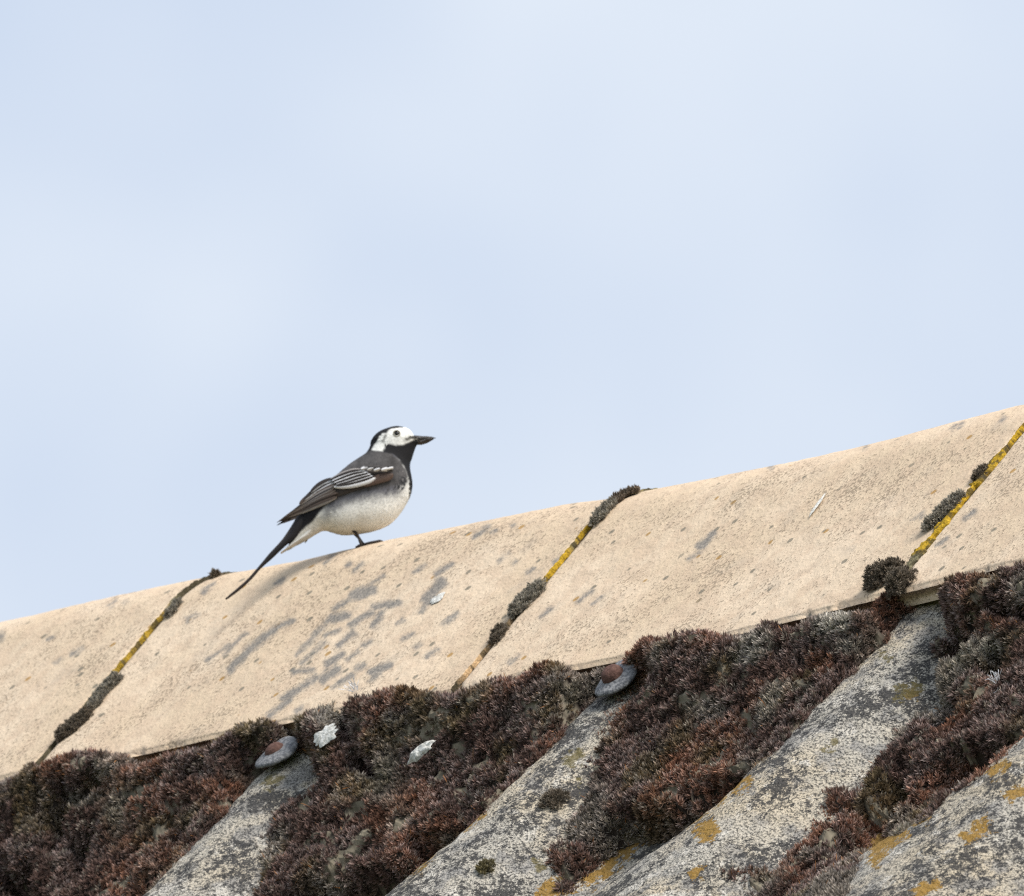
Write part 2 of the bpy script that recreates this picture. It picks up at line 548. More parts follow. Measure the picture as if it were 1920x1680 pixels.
ridge_tile(2 * TL, 3 * TL, LABELS[5], 5)
ridge_tile(-3 * TL, -2 * TL, LABELS[0], 0)

def on_tile(px, py):
    """near-wing surface coordinates (u, s) seen at a photo position"""
    us = np.linspace(-0.9, 0.9, 361); ss = np.linspace(RAD * TH0 * 0.9, S_END, 160)
    A, B = np.meshgrid(us, ss, indexing='ij')
    P = proj(tile_pt(A, B)[0])
    k = ((P[..., 0] - px) ** 2 + (P[..., 1] - py) ** 2).argmin()
    return A.ravel()[k], B.ravel()[k]

# ---------------------------------------------------------------- mortar joints with lichen
YEL, OCH, TAN, DRK, GRN = (0.42, 0.265, 0.025), (0.28, 0.18, 0.04), (0.50, 0.34, 0.19), (0.07, 0.055, 0.035), (0.17, 0.15, 0.09)
JOINTS = {
    -1: [(1060, DRK, .5), (1112, DRK, .7), (1125, GRN, 1.0), (1150, OCH, 1.2), (1172, YEL, 1.3), (1200, YEL, 1.5), (1215, OCH, 1.0), (1228, YEL, 2.0), (1258, YEL, 1.5), (1268, GRN, 1.3), (1420, DRK, 1.0)],
    0: [(915, GRN, .9), (970, YEL, 1.3), (985, YEL, 1.8), (1008, YEL, 1.5), (1022, GRN, 1.0), (1035, YEL, 1.2), (1085, YEL, 1.2), (1098, OCH, 1.2), (1160, DRK, .7), (1205, TAN, 1.0), (1225, TAN, 2.0), (1262, TAN, 2.0), (1284, DRK, 1.0), (1320, DRK, 1.0)],
    1: [(740, OCH, 1.2), (795, YEL, 1.6), (828, YEL, 1.9), (838, DRK, 1.2), (846, YEL, 1.9), (872, YEL, 2.0), (886, OCH, 1.6), (898, DRK, 1.3), (908, YEL, 2.1), (925, YEL, 2.0), (990, YEL, 2.4), (1003, YEL, 2.8), (1036, YEL, 2.2), (1044, GRN, 2.0), (1075, GRN, 1.6), (1180, DRK, 1.0)],
    -2: [(1000, DRK, .7), (2500, OCH, 1.2)], 2: [(500, DRK, .7), (2500, OCH, 1.2)]}
JL = {-1: 'mortar joint left of the bird, dusted with thin yellow lichen', 0: 'mortar joint right of the bird, yellow above and bare tan below',
      1: 'mortar joint at the far right, crusted with bright yellow lichen', -2: 'mortar joint past the left edge', 2: 'mortar joint past the right edge'}
for j in (-1, 0, 1, -2, 2):
    uj = j * TL
    ss = np.linspace(-S_END, S_END, 460)
    P0 = proj(tile_pt(np.full_like(ss, uj), ss)[0])
    ks = JOINTS[j]
    ys = np.array([k[0] for k in ks]); wv = np.interp(P0[:, 1], ys, [k[2] for k in ks])
    cv = np.stack([np.interp(P0[:, 1], ys, [k[1][c] for k in ks]) for c in range(3)], -1)
    base = tile_pt(np.array(uj), np.array(0.0))[0]
    # recessed mortar fill
    a = np.linspace(-0.0045, 0.0045, 9)
    A, B = np.meshgrid(ss, a, indexing='ij')
    P, Nn = tile_pt(uj + B, A, np.full_like(A, -0.0028))
    q = P.reshape(-1, 3)
    V = q + ((fbm(q, 300, 9) - 0.5) * 0.002)[:, None] * Nn.reshape(-1, 3)
    o = build('mortar_joint', V, grid_faces(len(ss), len(a)), M_CRUST, loc=base, cols=np.tile((0.16, 0.115, 0.07), (len(V), 1)) * (0.6 + 0.8 * fbm(q, 400, 5))[:, None])
    tag(o, JL[j], 'mortar joint')
    # raised crust of lichen over it
    keep = ss > -0.01
    s2 = ss[keep]; w2 = wv[keep]; c2 = cv[keep]
    a = np.linspace(-1, 1, 15)
    A, B = np.meshgrid(s2, a, indexing='ij')
    jit = 1 + 0.7 * (fbm(np.stack([s2, s2 * 0, s2 * 0], -1), 160, 3 + j) - 0.5)[:, None] + 0.7 * (vnoise(np.stack([A, np.sign(B) * 3.1, B * 0], -1), 420, 8 + j) - 0.5)
    brk = 0.08 + 0.92 * sstep(0.38, 0.56, fbm(np.stack([s2, s2 * 0 + j, s2 * 0], -1), 75, 12))[:, None]
    hw = ((0.0029 if j == 1 else 0.0009) * w2[:, None] * jit * brk) + 0.0004
    wan = (fbm(np.stack([s2, s2 * 0 + 5 + j, s2 * 0], -1), 45, 13) - 0.5)[:, None] * 0.003
    P, Nn = tile_pt(uj - 0.0006 + wan + B * hw, A)
    q = P.reshape(-1, 3)
    lift = (0.0014 * (1 - np.abs(B) ** 2.5) - 0.0022 * (np.abs(B) > 0.95)).ravel() + (fbm(q, 520, 21) - 0.5) * 0.0022
    V = q + lift[:, None] * Nn.reshape(-1, 3)
    cc = np.repeat(c2, 15, 0) * (0.55 + 0.9 * fbm(q, 650, 2))[:, None]
    dk = sstep(0.54, 0.62, fbm(q, 260, 77))[:, None] * 0.8
    if j == -1: cc = cc * 0.8 + np.array((0.02, 0.02, 0.012))
    cc = cc * (1 - dk) + np.array((0.06, 0.05, 0.03)) * dk
    build('lichen_crust', V, grid_faces(len(s2), 15), M_CRUST, parent=o, cols=cc)

# ---------------------------------------------------------------- corrugated sheet
us = np.arange(-1.5, 2.0, 0.004); vs = np.arange(-0.14, 1.1, 0.004)
Uu, Vv = np.meshgrid(us, vs, indexing='ij')
h0 = roof_h(Uu, Vv)
P = roof_pt(Uu, Vv, h0)
q = P.reshape(-1, 3)
V = q + ((fbm(q, 18, 51, 3) - 0.5) * 0.006 + (fbm(q, 120, 61, 3) - 0.5) * 0.0035)[:, None] * N_R
px = proj(V)
ORANGE = [(1265, 1545, 1330, 1500, 10), (1380, 1475, 1400, 1462, 8), (1640, 1590, 1690, 1560, 10), (1100, 1655, 1160, 1612, 8), (1165, 1600, 1195, 1575, 9), (1280, 1535, 1350, 1490, 11), (1255, 1510, 1300, 1480, 9), (1020, 1668, 1060, 1662, 12), (1700, 1300, 1712, 1296, 8), (1640, 1575, 1670, 1570, 16), (1715, 1540, 1730, 1530, 7),
          (1862, 1445, 1885, 1435, 8), (1895, 1490, 1915, 1485, 9), (1815, 1570, 1850, 1545, 9), (1725, 1675, 1750, 1660, 10), (790, 1612, 800, 1600, 10), (870, 1548, 900, 1525, 6), (775, 1625, 795, 1605, 8),
          (1320, 1560, 1330, 1555, 14), (1640, 1610, 1650, 1600, 10), (1240, 1518, 1250, 1510, 8), (1785, 1158, 1792, 1155, 5), (1830, 1575, 1840, 1560, 8), (1300, 1640, 1310, 1632, 6)]
OLIVE = [(1070, 1425, 1085, 1410, 14), (1085, 1460, 1080, 1470, 6), (1690, 1300, 1715, 1290, 14), (1280, 1510, 1330, 1470, 16), (1010, 1610, 1015, 1625, 9), (500, 1470, 520, 1460, 10), (1560, 1390, 1550, 1400, 9), (1655, 1230, 1665, 1235, 8), (800, 1590, 780, 1620, 8)]
so_ = np.full(len(V), 99.0)
for c in ORANGE: so_ = np.minimum(so_, caps_sd(px, *c) - 5)
sv_ = np.full(len(V), 99.0)
for c in OLIVE: sv_ = np.minimum(sv_, caps_sd(px, *c))
back = roof_pt(Uu, Vv, h0 - 0.007).reshape(-1, 3)
n, m = Uu.shape; NN = n * m
ids = np.arange(NN).reshape(n, m)
lp = np.concatenate([ids[:, 0], ids[-1, 1:], ids[::-1, -1][1:], ids[0, ::-1][1:]])
side = np.stack([lp[:-1], lp[1:], lp[1:] + NN, lp[:-1] + NN], -1)
F = grid_faces(n, m)
roof = build('corrugated_roof', np.concatenate([V, back]), [F, F[:, ::-1] + NN, side], M_CEM, loc=roof_pt(np.array(0.2), np.array(0.5), np.array(0.0)),
             attrs={'orange': np.concatenate([so_, so_ * 0 + 99]), 'olive': np.concatenate([sv_, sv_ * 0 + 99])})
tag(roof, 'weathered grey corrugated cement roof slope below the ridge tiles', 'roof')
# the far slope, out of sight behind the ridge
b2 = roof_pt(Uu[::4, ::4], Vv[::4, ::4], h0[::4, ::4]).reshape(-1, 3)
rel = b2 - ORG
b2 = b2 - 2 * (rel @ N_)[:, None] * N_
far = build('corrugated_roof', b2, grid_faces(*Uu[::4, ::4].shape)[:, ::-1], M_CEM, attrs={'orange': np.full(len(b2), 99.0), 'olive': np.full(len(b2), 99.0)})
tag(far, 'far slope of the corrugated roof, behind the ridge', 'roof')

# ---------------------------------------------------------------- moss
_ru = np.arange(-0.8, 1.3, 0.004); _rv = np.arange(-0.02, 0.6, 0.004)
_RU, _RV = np.meshgrid(_ru, _rv, indexing='ij')
_RP3 = roof_pt(_RU, _RV, roof_h(_RU, _RV))
_RP = proj(_RP3); _RD = (_RP3 - CAM) @ FW
def on_roof(px, py):
    d = (_RP[..., 0] - px) ** 2 + (_RP[..., 1] - py) ** 2
    sc = np.where(d < 30, _RD, 1e6 + d)
    k = sc.argmin()
    return _RU.ravel()[k], _RV.ravel()[k]

BOLT_PX = [(529, 1428), (1168, 1290)]
BOLTS = [on_roof(*b) for b in BOLT_PX]

TOPL = np.array([(-900, 1640), (-200, 1500), (0, 1465), (30, 1448), (60, 1412), (79, 1391), (131, 1399), (162, 1407), (213, 1415), (222, 1432), (257, 1432), (283, 1424), (309, 1412), (340, 1407), (380, 1401),
    (419, 1374), (446, 1352), (493, 1349), (506, 1365), (530, 1365), (543, 1341), (575, 1334), (603, 1318), (635, 1299), (669, 1304), (698, 1293), (734, 1284), (755, 1291), (787, 1300), (829, 1305),
    (865, 1293), (892, 1281), (932, 1270), (950, 1281), (971, 1266), (997, 1244), (1044, 1241), (1055, 1266), (1089, 1266), (1102, 1252), (1118, 1246), (1165, 1222), (1207, 1194), (1222, 1181), (1249, 1171), (1280, 1176), (1306, 1181),
    (1327, 1192), (1371, 1196), (1410, 1178), (1424, 1160), (1438, 1176), (1467, 1178), (1502, 1160), (1541, 1150), (1576, 1153), (1619, 1142), (1630, 1121), (1650, 1108), (1700, 1098), (1745, 1100), (1784, 1075), (1826, 1067), (1878, 1060), (1920, 1052), (2300, 970), (2900, 840)], float)
C1 = [(575, 1412), (581, 1440), (580, 1453), (547, 1477), (513, 1500), (493, 1553), (477, 1590), (480, 1633), (460, 1667), (440, 1720), (380, 1850), (0, 1950), (250, 1677), (333, 1600), (400, 1533), (450, 1487), (483, 1443), (540, 1415)]
C2 = [(1167, 1290), (1140, 1323), (1127, 1367), (1100, 1387), (1097, 1467), (1073, 1493), (1050, 1533), (1037, 1567), (1010, 1580), (1023, 1600), (1020, 1643), (1073, 1652), (1000, 1720), (900, 1950), (250, 1950), (637, 1680), (667, 1657), (733, 1610), (793, 1563), (853, 1563), (917, 1503), (967, 1450), (1010, 1403), (1077, 1323), (1110, 1293), (1140, 1290)]
C3 = [(1764, 1110), (1792, 1160), (1785, 1199), (1743, 1227), (1735, 1252), (1750, 1291), (1707, 1316), (1676, 1355), (1637, 1401), (1615, 1440), (1580, 1468), (1548, 1468), (1530, 1507), (1502, 1550), (1438, 1610), (1420, 1612), (1346, 1624), (1350, 1640), (1396, 1655), (1380, 1700), (1250, 1950), (700, 1950), (1000, 1720), (1060, 1660), (1073, 1650), (1140, 1600), (1207, 1547), (1240, 1518), (1275, 1493), (1329, 1465), (1382, 1451), (1410, 1436), (1438, 1412), (1488, 1358), (1559, 1284), (1612, 1235), (1661, 1185), (1746, 1107)]
C4 = [(2300, 1100), (2300, 1950), (1450, 1950), (1584, 1680), (1591, 1642), (1615, 1596), (1630, 1557), (1693, 1557), (1736, 1525), (1764, 1500), (1807, 1465), (1877, 1412), (1920, 1373), (2100, 1210)]
BARE = [[(117, 1492), (133, 1490), (167, 1450), (158, 1440), (140, 1462)], [(177, 1428), (205, 1450), (192, 1472), (180, 1456)], [(163, 1545), (145, 1610), (125, 1636), (133, 1600), (150, 1560)],
        [(665, 1395), (690, 1400), (695, 1440), (668, 1432), (655, 1415)], [(1771, 1296), (1778, 1306), (1748, 1346), (1740, 1338)],
        [(1700, 1425), (1668, 1474), (1615, 1540), (1569, 1578), (1559, 1556), (1594, 1518), (1655, 1456), (1690, 1418)],
        [(1830, 1240), (1850, 1212), (1875, 1205), (1868, 1232), (1845, 1250)], [(8, 1650), (25, 1645), (50, 1672), (75, 1668), (70, 1690), (10, 1690)], [(1850, 1120), (1900, 1125), (1930, 1140), (1930, 1152), (1860, 1134)]]

def moss_in(px, seed=5):
    """how far inside the moss a photo position lies (positive inside), ragged"""
    top = (px[:, 1] - np.interp(px[:, 0], TOPL[:, 0], TOPL[:, 1])) * 0.85
    d = np.full(len(px), 99.0)
    for c in (C1, C2, C3, C4):
        d = np.minimum(d, poly_sd(px, c))
    for c in BARE:
        d = np.minimum(d, poly_sd(px, c) + 3)
    for (x, y) in ((519, 1410), (1150, 1262)):
        d = np.minimum(d, caps_sd(px, x - 30, y + 34, x + 32, y - 20, 20))
    return top, d

def moss_level(u, v):
    """height of the moss bed over the crest line"""
    rh = roof_h(u, v)
    P = np.stack([u, v, u * 0], -1)
    lev = np.interp(v, [-0.05, -0.006, 0.010, 0.035, 0.07, 0.12, 0.30], [-0.010, 0.020, 0.030, 0.013, -0.006, -0.021, -0.032])
    lump = (np.abs(vnoise(P, 30, 4) - 0.5) * -2 + 0.55) * 0.008 + (np.abs(vnoise(P, 62, 14) - 0.5) * -2 + 0.5) * 0.006 + (np.abs(vnoise(P, 125, 24) - 0.5) * -2 + 0.5) * 0.006
    out = np.maximum(rh + 0.002, np.maximum(lev, rh + 0.004) + lump)
    for (ub_, vb_) in BOLTS:
        k = sstep(0.026, 0.058, np.hypot(u - ub_, (v - vb_ - 0.014) * 0.8))
        k = np.maximum(k, sstep(vb_ - 0.006, vb_ - 0.016, v))
        out = np.minimum(out, np.maximum(rh + 0.001, -0.006 + 0.06 * k))
    return out, rh

us = np.arange(-0.85, 1.35, 0.0025); vs = np.arange(-0.035, 0.72, 0.0025)
Uu, Vv = np.meshgrid(us, vs, indexing='ij')
u1, v1 = Uu.ravel(), Vv.ravel()
lev, rh = moss_level(u1, v1)
top1, ins = moss_in(proj(roof_pt(u1, v1, lev)))
low = moss_in(proj(roof_pt(u1, v1, rh + (0.5 - 0.45 * np.maximum(sstep(0.125, 0.16, v1), sstep(-0.032, -0.012, rh))) * (lev - rh))))[1]
behind = np.zeros(len(u1), bool)                      # valley ground that a crest hides from the front
for c_ in CRESTS:
    behind |= (u1 - c_ < -0.01) & (u1 - c_ > -0.17) & (v1 < 0.145)
ins = np.where(behind, ins, np.minimum(ins, low))
rag1 = (fbm(np.stack([u1, v1], -1), 90, 31) - 0.5) * 26
lev = np.maximum(lev - np.maximum(0, -top1 - rag1 * 0.4) / (0.85 * 2268), rh - 0.004)
tap = np.sqrt(sstep(-4, 22, ins + rag1))
ins = np.minimum(top1 + 75, ins + rag1)
hb = rh - 0.002 + (lev - rh) * tap - 0.003
bedP = roof_pt(u1, v1, hb)
keepf = grid_faces(*Uu.shape)
keepf = keepf[(ins[keepf] > -3).any(1)]
bed_c = np.tile((0.040, 0.029, 0.023), (len(bedP), 1))
bed_c += (np.array((0.27, 0.235, 0.17)) - bed_c) * (sstep(0.60, 0.66, fbm(bedP, 58, 91, 3)) * 0.8)[:, None]
bed_c = bed_c * (0.35 + 1.3 * fbm(bedP, 260, 3))[:, None]

PURP, OLVE, RUSS, PALE = np.array((0.094, 0.060, 0.050)), np.array((0.100, 0.078, 0.038)), np.array((0.165, 0.078, 0.045)), np.array((0.25, 0.235, 0.20))
PATCH = [(1565, 1165, 40, 'PALE', .9), (620, 1350, 34, 'PALE', .8), (690, 1290, 22, 'PALE', .6), (1420, 1205, 34, 'PALE', .75), (1400, 1235, 26, 'PALE', .6), (1852, 1215, 34, 'PALE', .8), (1000, 1240, 20, 'PALE', .6),
         (735, 1345, 24, 'PALE', .6), (1330, 1330, 34, 'PALE', .45), (1120, 1480, 30, 'PALE', .3), (1590, 1215, 24, 'PALE', .5), (200, 1440, 30, 'PALE', .6), (150, 1500, 26, 'PALE', .5), (270, 1560, 24, 'PALE', .3), (1690, 1540, 26, 'PALE', .3),
         (1540, 1245, 30, 'RUSS', .8), (780, 1500, 46, 'RUSS', .6), (420, 1500, 50, 'RUSS', .7), (300, 1600, 60, 'RUSS', .5), (100, 1440, 40, 'RUSS', .6), (1860, 1170, 30, 'RUSS', .5), (240, 1660, 50, 'RUSS', .7), (1270, 1430, 30, 'RUSS', .5), (1490, 1640, 40, 'RUSS', .5),
         (470, 1365, 40, 'OLVE', .8), (560, 1352, 18, 'OLVE', .9), (780, 1310, 40, 'OLVE', .6), (1040, 1255, 24, 'OLVE', .7), (900, 1300, 30, 'OLVE', .5), (1860, 1085, 30, 'OLVE', .5)]
def moss_tint(P, n, px=None):
    """base and tip pigment of each shoot"""
    a = fbm(P, 16, 71, 2); b = fbm(P, 45, 72, 2); c = fbm(P, 30, 73, 2); g = fbm(P, 24, 74, 3)
    col = np.tile(PURP, (n, 1))
    col += (RUSS - col) * (sstep(0.52, 0.70, a) * 0.7)[:, None]
    col += (OLVE - col) * (sstep(0.54, 0.70, c) * 0.7)[:, None]
    col += (PALE - col) * (sstep(0.56, 0.72, g) * 0.55)[:, None]
    if px is not None:
        for (x, y, r, k, w) in PATCH:
            f = sstep(r * 1.3, r * 0.5, np.hypot(px[:, 0] - x, (px[:, 1] - y) * 1.3) + (fbm(P, 60, 75) - 0.5) * 40) * w
            col += (globals()[k] - col) * f[:, None]
    col = col * (0.55 + 1.5 * RNG.random(n) ** 1.2)[:, None]
    tip = col * 1.5 + np.array((0.40, 0.35, 0.335)) * (sstep(0.34, 0.62, b) * RNG.random(n) ** 1.5)[:, None]
    gr_ = RNG.random(n) < 0.07
    tip[gr_] = np.array((0.46, 0.41, 0.34)) * RNG.uniform(0.6, 1.2, (gr_.sum(), 1))
    return col, tip

def shoots(P, N, col, tip, size, leaves=9, seed=1):
    """leafy moss shoots: rosettes of narrow pointed leaves"""
    rg = np.random.default_rng(seed)
    n = len(P)
    A = N + 0.35 * Z_ + rg.normal(0, 0.35, (n, 3))
    A /= np.linalg.norm(A, axis=1)[:, None]
    T = np.cross(A, rg.normal(0, 1, (n, 3))); T /= np.linalg.norm(T, axis=1)[:, None]
    B = np.cross(A, T)
    L = leaves
    ph = (np.arange(L) * 2.39996)[None, :] + rg.random((n, 1)) * 6.28
    inc = np.linspace(0.25, 1.25, L)[None, :] + rg.normal(0, 0.18, (n, L))
    ln = size[:, None] * rg.uniform(0.7, 1.2, (n, L)) * np.linspace(0.85, 1.05, L)[None, :]
    st = size[:, None] * np.linspace(0.55, 0.0, L)[None, :]
    out = np.cos(ph)[..., None] * T[:, None] + np.sin(ph)[..., None] * B[:, None]
    sid = -np.sin(ph)[..., None] * T[:, None] + np.cos(ph)[..., None] * B[:, None]
    d1 = np.cos(inc)[..., None] * A[:, None] + np.sin(inc)[..., None] * out
    d2 = d1 + 0.35 * A[:, None]
    p0 = P[:, None] + st[..., None] * A[:, None]
    w = ln * 0.18
    pm = p0 + d1 * (ln * 0.45)[..., None]
    pt = p0 + d2 * (ln * 0.9)[..., None]
    V = np.stack([p0, pm - sid * w[..., None], pt, pm + sid * w[..., None]], 2).reshape(-1, 3)
    F = np.arange(n * L * 4).reshape(-1, 4)
    br = rg.uniform(0.75, 1.3, (n, L, 1))
    cb = col[:, None] * br
    ct = tip[:, None] * br
    C = np.stack([cb * 0.9, cb, ct, cb], 2).reshape(-1, 3)
    return V, F, C

def setae(P, N, n_each, col, ln, seed):
    """thin wiry fruiting stalks"""
    rg = np.random.default_rng(seed)
    n = len(P); K = 5
    d = N + 0.5 * Z_ + rg.normal(0, 0.6, (n, 3)); d /= np.linalg.norm(d, axis=1)[:, None]
    bend = rg.normal(0, 0.7, (n, 3))
    t = np.linspace(0, 1, K)
    L = ln * rg.uniform(0.6, 1.4, n)
    c = P[:, None] + d[:, None] * (L[:, None] * t)[..., None] + bend[:, None] * (L[:, None] * 0.4 * t ** 2)[..., None]
    sx = np.cross(d, rg.normal(0, 1, (n, 3))); sx /= np.linalg.norm(sx, axis=1)[:, None]
    sy = np.cross(d, sx)
    w = np.array([0.00014, 0.00014, 0.00014, 0.0003, 0.00014])
    rings = [c + (w[None, :, None]) * (math.cos(a) * sx + math.sin(a) * sy)[:, None] for a in (0, 2.09, 4.19)]
    V = np.stack(rings, 2).reshape(-1, 3)
    base = (np.arange(n) * K * 3)[:, None, None] + (np.arange(K - 1) * 3)[None, :, None]
    fs = []
    for a in range(3):
        b = (a + 1) % 3
        fs.append(np.stack([base + a, base + b, base + b + 3, base + a + 3], -1).reshape(-1, 4))
    C = np.repeat(col, K * 3, 0)
    return V, np.concatenate(fs), C

# shoots spread evenly over the real surface of the bed
fa, fb, fc_, fd = (bedP[keepf[:, q_]] for q_ in range(4))
fn = np.cross(fc_ - fa, fd - fb)
area = 0.5 * np.linalg.norm(fn, axis=1)
fn = -fn / (2 * area[:, None] + 1e-12)
fn *= np.sign(fn @ N_R)[:, None]
fpx = proj((fa + fc_) / 2)
onview = (fpx[:, 0] > -70) & (fpx[:, 0] < 1990) & (fpx[:, 1] < 1745)
wgt = area * np.where(onview, 1.0, 0.4)
cdf = np.cumsum(wgt)
n_sh = int(cdf[-1] / 0.00235 ** 2)
fi = np.searchsorted(cdf, (np.arange(n_sh) + RNG.random(n_sh)) / n_sh * cdf[-1]).clip(0, len(area) - 1)
r1, r2 = RNG.random((n_sh, 1)), RNG.random((n_sh, 1))
base2 = (fa[fi] * (1 - r1) + fb[fi] * r1) * (1 - r2) + (fd[fi] * (1 - r1) + fc_[fi] * r1) * r2
bald = fbm(base2, 58, 91, 3)
k2 = ~((bald > 0.62) & (RNG.random(n_sh) < 0.8))
base2, N2 = base2[k2], fn[fi[k2]]
N2 = N2 + 0.35 * N_R; N2 /= np.linalg.norm(N2, axis=1)[:, None]
P2 = base2
px2 = proj(base2)
col, tip = moss_tint(P2, len(P2), px2)
size = RNG.uniform(0.0022, 0.0044, len(P2))
mv, mf, mc = shoots(base2, N2, col, tip, size, 9, 3)
pick = RNG.random(len(P2)) < np.where(fbm(P2, 13, 55, 2) > 0.53, 0.035, 0.006)
sc = np.array((0.30, 0.12, 0.035)) * RNG.uniform(0.6, 1.6, (pick.sum(), 1)) + np.array((0.12, 0.10, 0.06)) * RNG.random((pick.sum(), 1))
sv, sf, scol = setae(base2[pick], N2[pick], 1, sc, 0.005, 8)
nb = len(bedP); nm = len(mv)
moss = build('moss_carpet', np.concatenate([bedP, mv, sv]), [keepf, mf + nb, sf + nb + nm], M_MOSS, cols=np.concatenate([bed_c, mc, scol]), smooth=False)
tag(moss, 'dark brown moss carpet filling the valleys of the corrugated roof', 'moss', kind='stuff')
print('shoots', len(P2))

def clump(path, hw, height, label, tone, seed, surf='tile', group=None, n=None):
    """a separate moss cushion along a short line of photo positions, lying on its host surface"""
    rg = np.random.default_rng(seed)
    pts = []
    for (x, y) in path:
        if surf == 'tile':
            u, s = on_tile(x, y); pts.append((u, s))
        else:
            pts.append(on_roof(x, y))
    pts = np.array(pts)
    seg = np.linspace(0, 1, len(pts))
    nn = int((n or 260) * 1.5)
    hw = hw * 0.78; height = height * 0.6
    t = rg.random(nn)
    cu = np.interp(t, seg, pts[:, 0]); cs = np.interp(t, seg, pts[:, 1])
    r = np.sqrt(rg.random(nn)); a = rg.random(nn) * 6.283
    wv = hw * np.sqrt(np.maximum(0.12, 1 - np.abs(2 * t - 1) ** 3)) * (0.75 + 0.5 * vnoise(np.stack([t * 3 + seed, t * 0], -1), 2.3, seed))
    uu = cu + wv * r * np.cos(a); sx = cs + wv * r * np.sin(a) * 1.3
    hh = height * (1 - r ** 2) * (0.7 + 0.6 * rg.random(nn))
    if surf == 'tile':
        P, Nn = tile_pt(uu, sx, hh)
        dirs = R_[None] * np.cos(a)[:, None] + (-Z_)[None] * np.sin(a)[:, None]
    else:
        P = roof_pt(uu, sx, roof_h(uu, sx) + hh + 0.001); Nn = np.tile(N_R, (nn, 1))
        dirs = R_[None] * np.cos(a)[:, None] + D_R[None] * np.sin(a)[:, None]
    Nn = Nn + dirs * (0.9 * r)[:, None]
    Nn /= np.linalg.norm(Nn, axis=1)[:, None]
    col = np.array(tone) * rg.uniform(0.55, 1.5, (nn, 1))
    tip = col * 1.5 + np.array((0.14, 0.13, 0.11)) * rg.random((nn, 1)) * (1.0 if tone[0] > 0.05 else 0.5)
    V, F, C = shoots(P, Nn, col, tip, rg.uniform(0.0014, 0.0027, nn), 9, seed)
    # earthy core under the shoots
    K, J = 18, 7
    tt = np.linspace(0, 1, K)
    cu = np.interp(tt, seg, pts[:, 0]); cs = np.interp(tt, seg, pts[:, 1])
    jj = np.linspace(-1, 1, J)
    T_, J_ = np.meshgrid(np.arange(K), jj, indexing='ij')
    wc = hw * 0.8 * np.sqrt(np.maximum(0.0, 1 - np.abs(2 * tt - 1) ** 3))
    cuu = cu[T_] + wc[T_] * J_; css = cs[T_]
    hc = height * 0.7 * (1 - J_ ** 2) * (wc[T_] / (hw * 0.8)) - 0.0015
    cp = tile_pt(cuu, css, hc)[0] if surf == 'tile' else roof_pt(cuu, css, roof_h(cuu, css) + hc)
    nV = len(V)
    V = np.concatenate([V, cp.reshape(-1, 3)])
    C = np.concatenate([C, np.tile(np.array(tone) * 0.45, (K * J, 1))])
    o = build('moss_clump', V, [F, grid_faces(K, J) + nV], M_MOSS, cols=C, smooth=False)
    tag(o, label, 'moss', group or 'moss cushions on the tile joints')
    return o

GREY, DARK, BRN, OLV, RED = (0.22, 0.20, 0.165), (0.115, 0.092, 0.068), (0.12, 0.09, 0.065), (0.12, 0.10, 0.045), (0.15, 0.075, 0.05)
clump([(222, 1272), (195, 1300), (172, 1332)], 0.0072, 0.007, 'grey-green moss cushion halfway down the joint left of the bird', GREY, 1, n=340)
clump([(165, 1340), (140, 1362), (112, 1386)], 0.0085, 0.008, 'dark moss cushion at the bottom of the joint left of the bird', DARK, 2, n=360)
clump([(338, 1128), (325, 1142), (317, 1155)], 0.004, 0.003, 'small grey moss tuft near the top of the joint left of the bird', GREY, 3, n=110)
clump([(1200, 924), (1172, 932), (1150, 947)], 0.0045, 0.005, 'thin moss strip on the ridge line right of the bird', BRN, 4, n=220)
clump([(1150, 948), (1135, 963), (1118, 980)], 0.0075, 0.006, 'grey moss cushion just below the ridge, above the thin yellow joint', GREY, 5, n=220)
clump([(1014, 1103), (992, 1126), (970, 1150)], 0.0105, 0.008, 'plump grey-brown moss cushion in the middle of the joint right of the bird', GREY, 6, n=420)
clump([(945, 1183), (930, 1203)], 0.0075, 0.006, 'small round dark green moss tuft above the bare tan mortar', DARK, 7, n=140)
clump([(1803, 930), (1772, 960), (1742, 992)], 0.0100, 0.007, 'grey moss cushion in the bright yellow joint at the far right', GREY, 8, n=420)
clump([(1848, 882), (1833, 900)], 0.005, 0.0045, 'small dark moss tuft above the grey cushion in the far right joint', DARK, 9, n=110)
clump([(1682, 1072), (1655, 1086), (1645, 1092)], 0.0125, 0.015, 'big dark moss cushion at the foot of the far right joint', DARK, 10, n=520)
clump([(1702, 1096), (1688, 1108)], 0.012, 0.016, 'dark moss cushion hanging over the tile edge below the far right joint', DARK, 11, n=380)
clump([(408, 1081), (400, 1084)], 0.0028, 0.004, 'tiny dark moss tuft on the ridge line behind the tail', DARK, 12, n=50)
clump([(1052, 1498), (1030, 1508)], 0.0085, 0.007, 'small dark moss tuft on bare cement beside the moss edge', DARK, 13, 'roof', 'moss cushions on the bare crests', 150)
clump([(765, 1612), (745, 1625), (728, 1640)], 0.012, 0.010, 'red-brown moss cushion alone on the pale flank at bottom centre', RED, 14, 'roof', 'moss cushions on the bare crests', 300)
clump([(918, 1622), (908, 1630)], 0.006, 0.004, 'tiny olive moss tuft on the bare cement near the bottom edge', OLV, 15, 'roof', 'moss cushions on the bare crests', 80)

